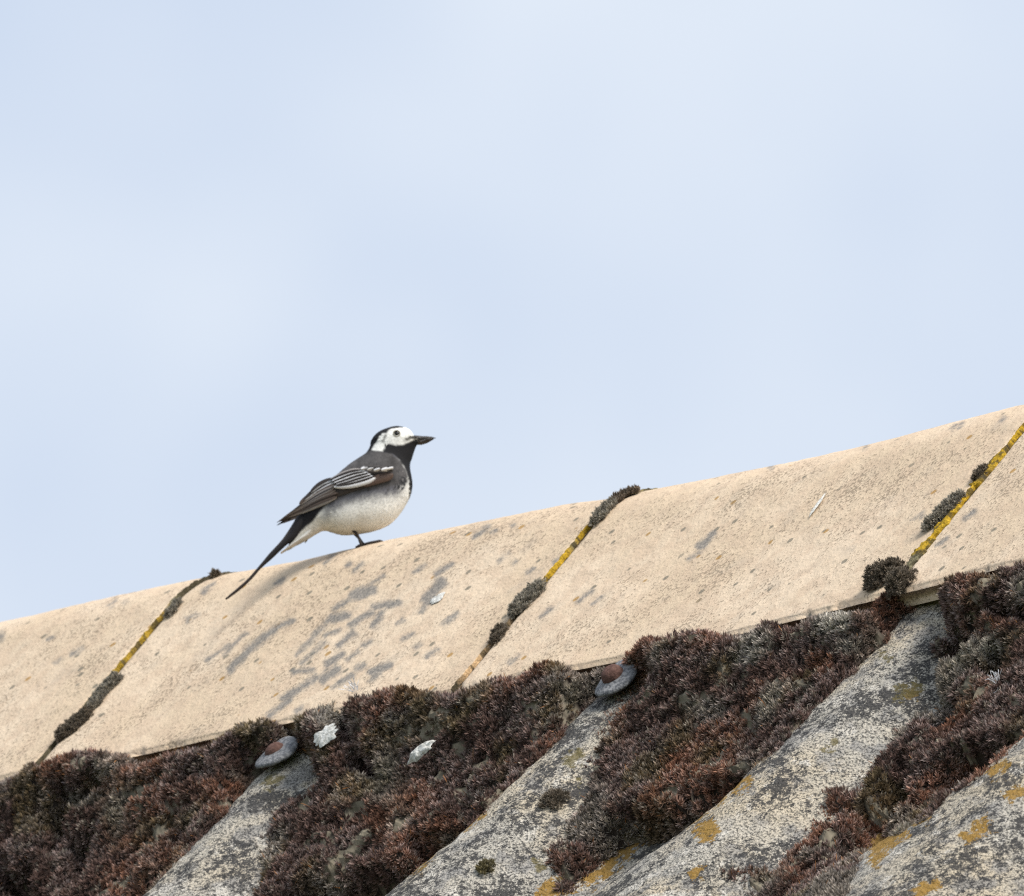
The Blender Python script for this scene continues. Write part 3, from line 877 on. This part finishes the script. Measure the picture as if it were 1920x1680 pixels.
# ---------------------------------------------------------------- roof bolts
def lathe(prof, c, ax, tx, ty, seg=28, squash=None):
    a = np.linspace(0, 2 * math.pi, seg, endpoint=False)
    V = []
    for (r, h) in prof:
        V.append(c + r * (np.cos(a)[:, None] * tx + np.sin(a)[:, None] * ty) + h * ax)
    V = np.concatenate(V)
    n = len(prof)
    i, j = np.meshgrid(np.arange(n - 1), np.arange(seg), indexing='ij')
    j2 = (j + 1) % seg
    F = np.stack([i * seg + j, i * seg + j2, (i + 1) * seg + j2, (i + 1) * seg + j], -1).reshape(-1, 4)
    return V, F

def bolt(px, py, rw, rc, hc, lift, label, seed, bend, tilt):
    u, v = on_roof(px, py)
    k = min(CRESTS, key=lambda c: abs(c - u))
    h = float(roof_h(np.array([u]), np.array([v]))[0])
    b = roof_pt(np.array(u), np.array(v), np.array(h + lift))
    eps = 0.006
    sl = float((roof_h(np.array([u + eps]), np.array([v]))[0] - roof_h(np.array([u - eps]), np.array([v]))[0]) / (2 * eps))
    ax = N_R - sl * 0.15 * R_ + tilt * D_R; ax /= np.linalg.norm(ax)
    tx = R_ - (R_ @ ax) * ax; tx /= np.linalg.norm(tx)
    ty = np.cross(ax, tx)
    root = empty('roof_bolt', b)
    prof = [(0.0001, 0.0035), (rc * .9, 0.0035), (rc * 1.15, 0.0030), (rw * 0.75, 0.0026), (rw * 0.93, 0.0020), (rw, 0.0008), (rw, -0.0004), (rw * .93, -0.0012), (0.0001, -0.001)]
    V, F = lathe(prof, b, ax, tx, ty, 40)
    rel = V - b
    xx, yy = rel @ tx, rel @ ty
    V = V + ax * (-bend * xx ** 2 + bend * 0.35 * yy ** 2)[:, None] + ax * ((fbm(V, 200, seed) - 0.5) * 0.0006)[:, None]
    ang = np.arctan2(yy, xx)
    V = V + (rel * (0.02 * np.sin(2 * ang + seed))[:, None])
    build('washer', V, F, M_WASH, parent=root)
    prof = [(rc * 1.02, 0.001), (rc * 1.05, 0.003), (rc * .98, hc * .55), (rc * .80, hc * .82), (rc * .48, hc * .97), (0.0001, hc)]
    V, F = lathe(prof, b, ax, tx, ty, 28)
    V = V + ((fbm(V, 300, seed + 5) - 0.5) * 0.0008)[:, None] * ax
    build('bolt_cap', V, F, M_RUST, parent=root)
    tag(root, label, 'bolt', 'roofing bolts just below the ridge tiles')
bolt(*BOLT_PX[0], 0.0170, 0.0070, 0.0068, 0.009, 'rusty roof bolt with grey washer on the left crest, below the bird', 3, 6, 0.02)
bolt(*BOLT_PX[1], 0.0172, 0.0078, 0.0096, 0.009, 'rusty roof bolt with pale grey washer poking from moss at centre right', 4, 7, 0.16)

# ---------------------------------------------------------------- droppings, white lichen, down
def blob(name, px, py, lx, ly, th, label, cat, seed, surf, ang=0.0, mat=None):
    if surf == 'tile':
        u, s = on_tile(px, py); c, ax = tile_pt(np.array(u), np.array(s)); tx = R_; c = c + 0.0014 * ax
    else:
        us_, vs_ = on_moss(px, py)
        c = roof_pt(np.array(us_), np.array(vs_), moss_level(np.array([us_]), np.array([vs_]))[0][0] + 0.0)
        ax = N_R + 0.9 * N_; ax = ax / np.linalg.norm(ax); tx = R_
        c = c + 0.002 * ax
    ty = np.cross(ax, tx)
    t1 = math.cos(ang) * tx + math.sin(ang) * ty
    t2 = -math.sin(ang) * tx + math.cos(ang) * ty
    K, J = 16, 56
    rr = np.linspace(0, 1, K)[:, None]; aa = np.linspace(0, 2 * math.pi, J, endpoint=False)[None, :]
    edge = 0.74 + 0.4 * (vnoise(np.stack([np.cos(aa) * 2.2 + seed, np.sin(aa) * 2.2, aa * 0], -1), 1.6, seed) - 0.5) + 0.22 * (vnoise(np.stack([np.cos(aa) * 6 + seed, np.sin(aa) * 6, aa * 0], -1), 1.3, seed + 3) - 0.5)
    X = lx * rr * edge * np.cos(aa); Y = ly * rr * edge * np.sin(aa)
    H = th * (1 - rr ** 4) + 0 * aa
    q = c + X[..., None] * t1 + Y[..., None] * t2 + (H)[..., None] * ax
    q = q.reshape(-1, 3)
    q = q + ((fbm(q, 260, seed) - 0.5) * th * 0.9)[:, None] * ax - 0.0004 * ax
    i, j = np.meshgrid(np.arange(K - 1), np.arange(J), indexing='ij')
    j2 = (j + 1) % J
    F = np.stack([i * J + j, (i + 1) * J + j, (i + 1) * J + j2, i * J + j2], -1).reshape(-1, 4)
    o = build(name, q, F, mat or M_WHITE)
    tag(o, label, cat)

_ml, _ = moss_level(_RU.ravel(), _RV.ravel())
_MP3 = roof_pt(_RU.ravel(), _RV.ravel(), _ml)
_MP = proj(_MP3); _MD = (_MP3 - CAM) @ FW
def on_moss(px, py):
    d = ((_MP - np.array([px, py])) ** 2).sum(1)
    k = np.where(d < 40, _MD, 1e6 + d).argmin()
    return _RU.ravel()[k], _RV.ravel()[k]
blob('bird_dropping', 821, 1121, 0.0075, 0.0075, 0.0007, 'white bird dropping on the grey spot of the clay tile', 'dropping', 2, 'tile', 0.4)
blob('bird_dropping', 1532, 952, 0.0025, 0.017, 0.0004, 'thin white streak of dropping on the clean right tile', 'dropping', 6, 'tile', 0.15)
blob('white_lichen', 611, 1374, 0.0150, 0.0115, 0.0011, 'white crusty lichen patch in the moss beside the left bolt', 'lichen', 4, 'moss', 0.2)
blob('bird_dropping', 797, 1416, 0.0150, 0.0075, 0.003, 'white lump of dropping lying in the brown moss, right of the white lichen', 'dropping', 9, 'moss', 0.5)
def down(px, py, n, ln, label, seed):
    rg = np.random.default_rng(seed)
    u, v = on_moss(px, py)
    c = roof_pt(np.array(u), np.array(v), moss_level(np.array([u]), np.array([v]))[0][0] + 0.004)
    P = c + rg.normal(0, 0.0014, (n, 3))
    V, F, C = setae(P, np.tile(N_R, (n, 1)), 1, np.ones((n, 3)), ln, seed)
    o = build('downy_feather', V, F, M_DOWN)
    tag(o, label, 'feather', 'scraps of down caught in the moss')
down(671, 1296, 30, 0.006, 'white wisp of down where the moss meets the tile under the bird', 5)
down(1874, 1281, 22, 0.006, 'white wisp of down caught in the moss at the far right', 6)

# ---------------------------------------------------------------- the wagtail
us_ = np.linspace(-0.6, 0.2, 801)
pb = proj(tile_pt(us_, np.full_like(us_, RAD * TH0))[0])
ub = np.interp(695, pb[:, 0], us_)
BASE = tile_pt(np.array(ub), np.array(RAD * TH0))[0]
bpx = proj(BASE[None])[0]
print('bird foot px', bpx)
K_ = 1 / 4.3636 / PXM
def bl(x, y, d=0.0):
    """profile drawing coordinates (x right, y down) and depth d (towards camera negative) -> world"""
    x = np.asarray(x, float); y = np.asarray(y, float)
    X = (400 + x / 4.3636 - bpx[0]) / PXM
    Zz = (bpx[1] - (770 + y / 4.3636)) / PXM
    return BASE + X[..., None] * RT + (Zz / math.cos(ELEV))[..., None] * Z_ + np.asarray(d, float)[..., None] * np.array([0, 1.0, 0]) + (np.asarray(d, float) * 0 + 0)[..., None] * Z_

bird = empty('wagtail', BASE)
tag(bird, 'black and white wagtail with long dark tail standing on the ridge tiles', 'bird')

ST = [((598, 1128), (602, 1133), 4), ((640, 1060), (690, 1092), 26), ((690, 950), (775, 1050), 52), ((720, 830), (850, 1003), 80), ((800, 715), (920, 982), 125),
      ((950, 572), (1080, 1017), 178), ((1100, 442), (1318, 982), 205), ((1190, 380), (1478, 900), 205), ((1240, 347), (1596, 735), 190), ((1262, 322), (1632, 600), 166),
      ((1278, 292), (1612, 450), 142), ((1288, 262), (1636, 360), 132), ((1308, 208), (1660, 290), 134), ((1368, 158), (1676, 262), 132), ((1475, 122), (1684, 246), 112),
      ((1545, 125), (1672, 245), 78), ((1605, 146), (1655, 236), 42), ((1640, 190), (1645, 215), 14)]
ua = np.array([s[0] for s in ST], float); la_ = np.array([s[1] for s in ST], float); wa = np.array([s[2] for s in ST], float)
def cr(Y, n):
    m = len(Y); t = np.linspace(0, m - 1, n); i = np.clip(t.astype(int), 0, m - 2); f = (t - i)
    if Y.ndim > 1: f = f[:, None]
    p0, p1, p2, p3 = Y[np.maximum(i - 1, 0)], Y[i], Y[i + 1], Y[np.minimum(i + 2, m - 1)]
    return 0.5 * (2 * p1 + (p2 - p0) * f + (2 * p0 - 5 * p1 + 4 * p2 - p3) * f ** 2 + (3 * p1 - p0 - 3 * p2 + p3) * f ** 3)
NS, NR = 190, 88
Ub, Lb, Wb = cr(ua, NS), cr(la_, NS), cr(wa, NS)
phi = np.linspace(0, 2 * math.pi, NR, endpoint=False)
cph, sph = np.cos(phi), np.sin(phi)
cen = (Ub + Lb) / 2; half = (Ub - Lb) / 2
# a slightly squared oval: fuller flanks
fx = np.sign(cph) * np.abs(cph) ** 0.95
BX = cen[:, None, 0] + half[:, None, 0] * fx
BY = cen[:, None, 1] + half[:, None, 1] * fx
BD = Wb[:, None] * np.sign(sph) * np.abs(sph) ** 0.9
CAP = [(1220, 345), (1260, 290), (1275, 250), (1295, 195), (1340, 140), (1420, 100), (1500, 80), (1556, 80), (1556, 146), (1500, 150), (1455, 156), (1432, 172), (1420, 198), (1380, 196), (1358, 222), (1334, 268), (1308, 302), (1290, 332)]
FACE = [(1290, 330), (1300, 290), (1322, 258), (1345, 210), (1365, 182), (1405, 185), (1420, 160), (1450, 146), (1500, 140), (1548, 134), (1560, 95), (1700, 120), (1700, 205), (1640, 225), (1600, 262), (1550, 282), (1500, 290), (1440, 283), (1400, 282), (1402, 318), (1388, 350), (1335, 342)]
BIB = [(1392, 285), (1440, 290), (1500, 302), (1550, 292), (1600, 272), (1655, 242), (1720, 235), (1720, 320), (1660, 420), (1680, 560), (1660, 690), (1612, 672), (1606, 590), (1580, 500), (1535, 430), (1470, 372), (1385, 356), (1400, 320)]
BACK = [(560, 1000), (700, 700), (1000, 380), (1240, 300), (1283, 324), (1335, 344), (1390, 356), (1470, 375), (1535, 432), (1578, 500), (1588, 560), (1560, 630), (1470, 650), (1300, 680), (1130, 715), (1000, 760), (920, 800), (890, 830)]
RUMP = [(560, 1060), (640, 860), (760, 700), (980, 720), (900, 800), (850, 870), (800, 930), (720, 985), (640, 1075)]
SPOT = [(1520, 560), (1590, 560), (1600, 600), (1560, 640), (1525, 630)]
def plume(x, y, jit=0.0):
    P = np.stack([x, y], -1)
    nz = (fbm(P, 1 / 26., 3, 3) - 0.5) * 30
    nz2 = (fbm(P, 1 / 60., 8, 3) - 0.5)
    n = len(x)
    white = np.array((0.80, 0.79, 0.75)); c = np.tile(white, (n, 1))
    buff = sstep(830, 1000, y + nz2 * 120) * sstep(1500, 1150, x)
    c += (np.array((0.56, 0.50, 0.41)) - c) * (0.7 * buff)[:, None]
    bsd = poly_sd(P, BACK)
    flank = sstep(140, 15, bsd + nz * 1.6) * sstep(1620, 1480, x) * sstep(840, 960, x)
    c += (np.array((0.10, 0.10, 0.115)) - c) * flank[:, None]
    bk = sstep(9, -9, bsd + nz * 0.7)
    bcol = np.array((0.066, 0.062, 0.062)) * (0.25 + 1.5 * fbm(P, 1 / 70., 4, 3))[:, None]
    c += (bcol - c) * bk[:, None]
    blk = np.array((0.013, 0.0125, 0.014))
    for poly, col, sf in ((RUMP, (0.014, 0.013, 0.015), 10), (SPOT, (0.03, 0.03, 0.032), 16), (BIB, blk, 7), (FACE, (0.76, 0.755, 0.72), 6), (CAP, blk, 6)):
        k = sstep(sf, -sf, poly_sd(P, poly) + nz * 0.35)
        c += (np.array(col) - c) * k[:, None]
    # soft grey line behind the cheek and lores
    for (x1, y1, x2, y2, w, a) in ((1385, 265, 1410, 215, 7, .75), (1580, 246, 1660, 222, 9, .9), (1600, 225, 1650, 212, 5, .4), (1430, 180, 1475, 172, 6, .3), (1560, 262, 1600, 250, 7, .35)):
        k = sstep(9, -4, caps_sd(P, x1, y1, x2, y2, w) + nz * 0.3) * a
        c += (np.array((0.09, 0.085, 0.075)) - c) * k[:, None]
    return np.clip(c, 0.004, 0.9)
fxv, fyv, fdv = BX.ravel(), BY.ravel(), BD.ravel()
V = bl(fxv, fyv, fdv * K_)
i, j = np.meshgrid(np.arange(NS - 1), np.arange(NR), indexing='ij'); j2 = (j + 1) % NR
F = np.stack([i * NR + j, i * NR + j2, (i + 1) * NR + j2, (i + 1) * NR + j], -1).reshape(-1, 4)
capA = np.arange(NR)[::-1]; capB = (NS - 1) * NR + np.arange(NR)
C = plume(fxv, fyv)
bvh = BVHTree.FromPolygons([Vector(p) for p in V], F.tolist())
# short body feathers lying tailward
rg = np.random.default_rng(77)
nf = 6500
si = rg.integers(3, NS - 3, nf * 3); ri = rg.integers(0, NR, nf * 3)
acc = rg.random(nf * 3) < (Wb[si] / Wb.max())
si, ri = si[acc][:nf], ri[acc][:nf]
g = V.reshape(NS, NR, 3)
p = g[si, ri]; tdir = g[np.maximum(si - 3, 0), ri] - g[np.minimum(si + 3, NS - 1), ri]
tdir /= np.linalg.norm(tdir, axis=1)[:, None]
rd = g[si, (ri + 1) % NR] - g[si, ri - 1]; rd /= np.linalg.norm(rd, axis=1)[:, None] + 1e-9
nr = np.cross(rd, tdir); nr /= np.linalg.norm(nr, axis=1)[:, None] + 1e-9
cen3 = g.mean(1)[si]
sg = np.sign(((p - cen3) * nr).sum(1)); nr *= sg[:, None]
headf = sstep(125, 150, si)
ln = rg.uniform(0.0030, 0.0055, nf) * (1 - 0.55 * headf); wd = ln * rg.uniform(0.16, 0.26, nf)
dd = tdir + rd * rg.normal(0, 0.16, (nf, 1)) + nr * rg.uniform(0.0, 0.07, (nf, 1))
b0 = p - nr * 0.0003
q1 = b0 + dd * (ln * .5)[:, None] - rd * wd[:, None]; q2 = b0 + dd * ln[:, None]; q3 = b0 + dd * (ln * .5)[:, None] + rd * wd[:, None]
FV = np.stack([b0, q1, q2, q3], 1).reshape(-1, 3)
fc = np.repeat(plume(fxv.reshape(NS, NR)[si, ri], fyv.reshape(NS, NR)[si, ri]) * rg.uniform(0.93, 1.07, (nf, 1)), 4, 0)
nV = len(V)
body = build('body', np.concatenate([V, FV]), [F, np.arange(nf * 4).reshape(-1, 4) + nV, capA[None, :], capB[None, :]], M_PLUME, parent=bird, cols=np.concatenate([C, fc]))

def body_d(x, y, default):
    """depth of the near flank under a drawing position"""
    w = bl(np.array(x), np.array(y), np.array(-0.06))
    hit = bvh.ray_cast(Vector(w), Vector((0, 1, 0)))
    return (hit[0].y - BASE[1]) if hit[0] is not None else default

# tail: long narrow feathers seen nearly edge-on
def strip(edges, wid, name, mat, colf, parent, nseg=44, nw=9, th=0.35):
    """blade lofted between an upper and a lower edge curve, with a real width in depth"""
    e = np.array(edges, float)
    Ue, Le, We = cr(e[:, 0:2], nseg), cr(e[:, 2:4], nseg), cr(e[:, 4], nseg)
    a = np.linspace(0, 2 * math.pi, 20, endpoint=False)
    cx = (Ue + Le) / 2; hf = (Ue - Le) / 2
    X = cx[:, None, 0] + hf[:, None, 0] * np.cos(a); Y = cx[:, None, 1] + hf[:, None, 1] * np.cos(a)
    Dp = We[:, None] * np.sin(a)
    V = bl(X.ravel(), Y.ravel(), Dp.ravel() * K_)
    i, j = np.meshgrid(np.arange(nseg - 1), np.arange(20), indexing='ij'); j2 = (j + 1) % 20
    F = np.stack([i * 20 + j, i * 20 + j2, (i + 1) * 20 + j2, (i + 1) * 20 + j], -1).reshape(-1, 4)
    return build(name, V, [F, np.arange(20)[None, ::-1], (nseg - 1) * 20 + np.arange(20)[None]], mat, parent=parent, cols=colf(X.ravel(), Y.ravel(), Dp.ravel()))
def tailcol(x, y, d):
    P = np.stack([x, y], -1)
    c = np.tile((0.014, 0.0125, 0.0135), (len(x), 1)) * (0.7 + 0.7 * fbm(P * np.array([1, 1]), 1 / 30., 5))[:, None]
    br = sstep(1180, 1450, y)[:, None] * 0.7
    c += (np.array((0.040, 0.030, 0.026)) - c) * br
    return c
tail = strip([(860, 770, 900, 850, 40), (740, 800, 820, 925, 54), (668, 880, 735, 995, 54), (615, 988, 676, 1055, 44), (555, 1067, 600, 1095, 36), (450, 1174, 474, 1212, 28), (365, 1277, 386, 1290, 24), (280, 1372, 296, 1391, 26), (178, 1463, 194, 1482, 26), (88, 1540, 97, 1552, 18)],
             0, 'tail', M_FEATHER, tailcol, bird)
strip([(655, 905, 690, 935, 20), (560, 1049, 580, 1075, 24), (455, 1165, 468, 1188, 22), (371, 1266, 382, 1281, 20), (284, 1366, 293, 1379, 18), (182, 1463, 189, 1473, 16), (92, 1541, 95, 1547, 10)], 0, 'central_tail_feather', M_FEATHER,
      lambda x, y, d: np.tile((0.042, 0.034, 0.030), (len(x), 1)), bird).parent = bird
# outer tail feather, white, along the underside
def outcol(x, y, d): return np.tile((0.58, 0.56, 0.52), (len(x), 1))
strip([(800, 945, 815, 965, 60), (740, 1000, 780, 1035, 66), (680, 1058, 700, 1078, 66), (600, 1120, 612, 1130, 60), (545, 1163, 550, 1168, 50)], 0, 'outer_tail_feather', M_FEATHER, outcol, tail)

# wing: a base blade plus each visible feather
def blade(pts, w0, colc, cole, side, layer, name, parent, lim=-0.004, edge=0.5, sharp=False):
    """one feather: spine points, half width (drawing units), pigment of the web and of its pale fringe"""
    pts = np.array(pts, float)
    n, m = 18, 9
    sp = cr(pts, n)
    t = np.linspace(0, 1, n)
    tg = np.gradient(sp, axis=0); tg /= np.linalg.norm(tg, axis=1)[:, None]
    nm = np.stack([-tg[:, 1], tg[:, 0]], -1)
    w = w0 * np.sqrt(np.minimum(1, t / 0.22 + 0.01)) * (np.clip(1 - ((t - 0.45) / 0.555).clip(0, 1), 0.0, 1) ** 0.85 if sharp else np.sqrt(np.clip(1 - ((t - 0.55) / 0.46).clip(0, 1) ** 2.4, 0.0, 1)))
    a = np.linspace(-1, 1, m)
    X = sp[:, None, 0] + nm[:, None, 0] * w[:, None] * a; Y = sp[:, None, 1] + nm[:, None, 1] * w[:, None] * a
    dep = np.array([body_d(x, y, lim) for x, y in zip(X.ravel(), Y.ravel())]).reshape(n, m)
    dep = np.minimum(dep, lim)
    for _ in range(3):
        q_ = np.pad(dep, 1, mode='edge')
        dep = (q_[:-2, 1:-1] + q_[2:, 1:-1] + q_[1:-1, :-2] + q_[1:-1, 2:] + 2 * q_[1:-1, 1:-1]) / 6
    Dp = dep - layer - 0.0010 * (1 - a ** 2)[None, :]
    V = bl(X.ravel(), Y.ravel(), Dp.ravel())
    A = np.tile(a, (n, 1)).ravel(); Tt = np.repeat(t, m)
    fr = np.zeros(n * m)
    if 'hi' in side: fr = np.maximum(fr, sstep(edge, edge + 0.22, A))
    if 'lo' in side: fr = np.maximum(fr, sstep(edge, edge + 0.22, -A))
    if 'tip' in side: fr = np.maximum(fr, sstep(0.62, 0.75, Tt))
    shaft = np.exp(-(A / 0.12) ** 2) * 0.35
    c = np.array(colc) * (1 - shaft)[:, None] * (0.85 + 0.3 * RNG.random())
    c = c + (np.array(cole) - c) * fr[:, None]
    F = grid_faces(n, m)
    back_ = V + np.array([0, 0.0005, 0])
    return build(name, np.concatenate([V, back_]), [F, F[:, ::-1] + n * m], M_FEATHER, parent=parent, cols=np.concatenate([c, c]))
BRW, BK, WHT, PAL = (0.066, 0.047, 0.037), (0.030, 0.024, 0.022), (0.62, 0.615, 0.62), (0.27, 0.245, 0.23)
wing = blade([(1470, 545), (1330, 575), (1150, 625), (960, 690), (780, 785), (650, 856), (540, 914)], 64, (0.050, 0.038, 0.031), (0.05, 0.04, 0.034), '', 0.0008, 'wing', bird, sharp=True)
wing['label'] = 'folded near wing with brown flight feathers and white bars'
feathers = [
    # primaries and secondaries, sweeping to the wing tip
    ([(1010, 735), (860, 785), (700, 842), (600, 885)], 26, BRW, PAL, 'lo', .0012),
    ([(1020, 705), (850, 750), (680, 830), (512, 926)], 28, BRW, BK, 'lo', .0016),
    ([(1000, 680), (840, 735), (690, 812), (560, 890)], 24, BRW, PAL, 'lo', .0020),
    ([(990, 655), (850, 710), (720, 785), (620, 850)], 24, BK, PAL, 'lo', .0024),
    # tertials with pale fringes
    ([(1000, 625), (900, 655), (800, 705), (700, 780)], 30, BRW, PAL, 'lo', .0029),
    ([(1000, 600), (920, 622), (830, 670), (735, 745)], 27, BK, WHT, 'lo', .0033),
    ([(1010, 580), (930, 590), (860, 625), (790, 685)], 24, BK, WHT, 'lo', .0037),
    # brown leading edge of the wing
    ([(1475, 555), (1400, 580), (1320, 605), (1215, 645)], 38, (0.085, 0.055, 0.042), BRW, '', .0022),
    # greater coverts: dark webs, white fringes, fanned
    ([(1330, 590), (1240, 625), (1120, 650), (985, 655)], 22, WHT, WHT, 'lo', .0030),
    ([(1310, 575), (1220, 605), (1110, 632), (1000, 648)], 24, BK, WHT, 'hi', .0034),
    ([(1290, 562), (1200, 585), (1100, 615), (1005, 637)], 23, BK, WHT, 'hi', .0038),
    ([(1270, 548), (1180, 565), (1080, 595), (985, 625)], 23, BK, WHT, 'hi', .0042),
    ([(1240, 535), (1150, 545), (1060, 572), (970, 605)], 22, BK, WHT, 'hi', .0046),
    ([(1210, 522), (1130, 528), (1040, 552), (950, 585)], 20, BK, PAL, 'hi', .0050),
    # median coverts: the white-tipped row
    ([(1475, 525), (1440, 515), (1390, 522)], 17, (0.05, 0.045, 0.043), WHT, 'tip', .0036),
    ([(1420, 508), (1375, 508), (1320, 525)], 17, (0.05, 0.045, 0.043), WHT, 'tip', .0040),
    ([(1365, 500), (1315, 502), (1262, 520)], 17, (0.05, 0.045, 0.043), WHT, 'tip', .0044),
    ([(1305, 496), (1260, 498), (1205, 515)], 15, (0.05, 0.045, 0.043), WHT, 'tip', .0048),
]
for (pts, w, cc, ce, sdn, ly) in feathers:
    blade(pts, w, cc, ce, sdn, ly, 'feather', wing, edge=(0.08 if 'hi' in sdn else 0.22) if ce == WHT else 0.30, sharp=pts[-1][0] < 640)
# white feather tips across the median row
for (x, y, w) in ((1448, 510, 10), (1402, 519, 12), (1340, 523, 11), (1284, 516, 7), (1238, 511, 8)):
    blade([(x + 27, y - 7), (x, y), (x - 27, y + 9)], w, WHT, WHT, '', .0056, 'covert_tip', wing)
# the other wing, mirrored on the far side
wf = wing.copy(); COL.objects.link(wf); wf.parent = bird; wf.scale = (1, -1, 1); wf['label'] = 'folded far wing'
for ch in list(wing.children):
    c = ch.copy(); COL.objects.link(c); c.parent = wf

# beak
def tube(path, rads, name, mat, parent, seg=12, flat=1.0, cap=True):
    P = np.array(path, float); r = np.array(rads, float)
    tg = np.gradient(P, axis=0); tg /= np.linalg.norm(tg, axis=1)[:, None]
    ref = np.array([0, 1.0, 0])
    s1 = np.cross(tg, ref); s1 /= np.linalg.norm(s1, axis=1)[:, None] + 1e-9
    s2 = np.cross(s1, tg)
    a = np.linspace(0, 2 * math.pi, seg, endpoint=False)
    V = P[:, None] + r[:, None, None] * (np.cos(a)[None, :, None] * s1[:, None] + flat * np.sin(a)[None, :, None] * s2[:, None])
    n = len(P)
    i, j = np.meshgrid(np.arange(n - 1), np.arange(seg), indexing='ij'); j2 = (j + 1) % seg
    F = np.stack([i * seg + j, (i + 1) * seg + j, (i + 1) * seg + j2, i * seg + j2], -1).reshape(-1, 4)
    return V.reshape(-1, 3), [F, np.arange(seg)[None], ((n - 1) * seg + np.arange(seg)[::-1])[None]]
def bp(pts, depth=0.0): return np.array([bl(np.array(x), np.array(y), np.array(depth)) for x, y in pts])
V, F = tube(bp([(1620, 222), (1665, 222), (1710, 220), (1755, 216), (1795, 215), (1824, 217)]), np.array([30, 27, 21, 15, 9, 2]) * K_, 'b', None, None, 14, 0.9)
beak = build('beak', V, F, M_BEAK, parent=bird)
V, F = tube(bp([(1610, 246), (1660, 248), (1705, 243), (1750, 234), (1790, 222), (1805, 219)]), np.array([26, 25, 20, 16, 9, 2]) * K_, 'b', None, None, 14, 0.9)
V = V + (fbm(V, 900, 4) - 0.5)[:, None] * np.array([0, 0, 0.0042])
build('lower_mandible', V, F, M_BEAK, parent=beak)
# eyes
for sgn in (-1, 1):
    d0 = abs(body_d(1502, 203, -0.006))
    c = bl(np.array(1502.), np.array(203.), np.array(sgn * (d0 - 0.0006)))
    tx, ax = RT, np.array([0, sgn * 1.0, 0])
    ty = Z_
    rE = 23 * K_
    prof = [(rE * math.cos(t), rE * 0.75 * math.sin(t)) for t in np.linspace(-0.6, math.pi / 2 - 0.02, 9)]
    V, F = lathe(prof, c, ax, tx, ty, 20)
    eye = build('eye', V, F if sgn > 0 else F[:, ::-1], M_EYE, parent=bird)
    prof = [(rE * 0.95, 0.0008), (rE * 1.12, 0.0012), (rE * 1.32, 0.0009), (rE * 1.40, 0.0001), (rE * 1.3, -0.0008)]
    V, F = lathe(prof, c, ax, tx, ty, 24)
    build('eyelid', V, F if sgn > 0 else F[:, ::-1], M_RIM, parent=eye)
# legs
def ground_y(x, d):
    """drawing height of the tile surface under a drawing position at a depth"""
    w = bl(np.array(x), np.array(1000.), np.array(d))
    rel = w - ORG
    u = rel @ R_; nn = rel @ N_
    th = np.arcsin(np.clip(nn / RAD, -0.7, 0.7))
    zt = ORG[2] - RAD + RAD * math.cos(th) + float(ridge_dz(u))
    return (bpx[1] - (zt - BASE[2]) * math.cos(ELEV) * PXM - 770) * 4.3636
for sgn, dx in ((-1, 0), (1, 14)):
    d = sgn * 0.0065 + 0.001
    fx0 = 1222 + dx
    gy = ground_y(fx0, d)
    V, F = tube(bp([(1120 + dx, 960), (1150 + dx, 995), (1180 + dx, 1030), (1205 + dx, gy - 22), (fx0, gy - 8)], d), np.array([30, 16, 11, 10, 12]) * K_, 'l', None, None)
    leg = build('leg', V, F, M_LEG, parent=bird)
    for (ex, ed, ln) in ((160, -0.0005, 1), (120, -0.0055, 1), (110, 0.0045, 1), (-60, 0.0008, 1)):
        path = []
        for t, hgt in ((0, 8), (0.35, 12), (0.7, 9), (0.9, 10), (1.0, 3)):
            x = fx0 + ex * t; dd_ = d + ed * t
            path.append(bl(np.array(x), np.array(ground_y(x, dd_) - hgt), np.array(dd_)))
        V, F = tube(path, np.array([12, 11, 11, 9, 2.5]) * K_, 't', None, None, 10)
        build('toe', V, F, M_LEG, parent=leg)

for o in bpy.data.objects:
    if '_base' in o: del o['_base']
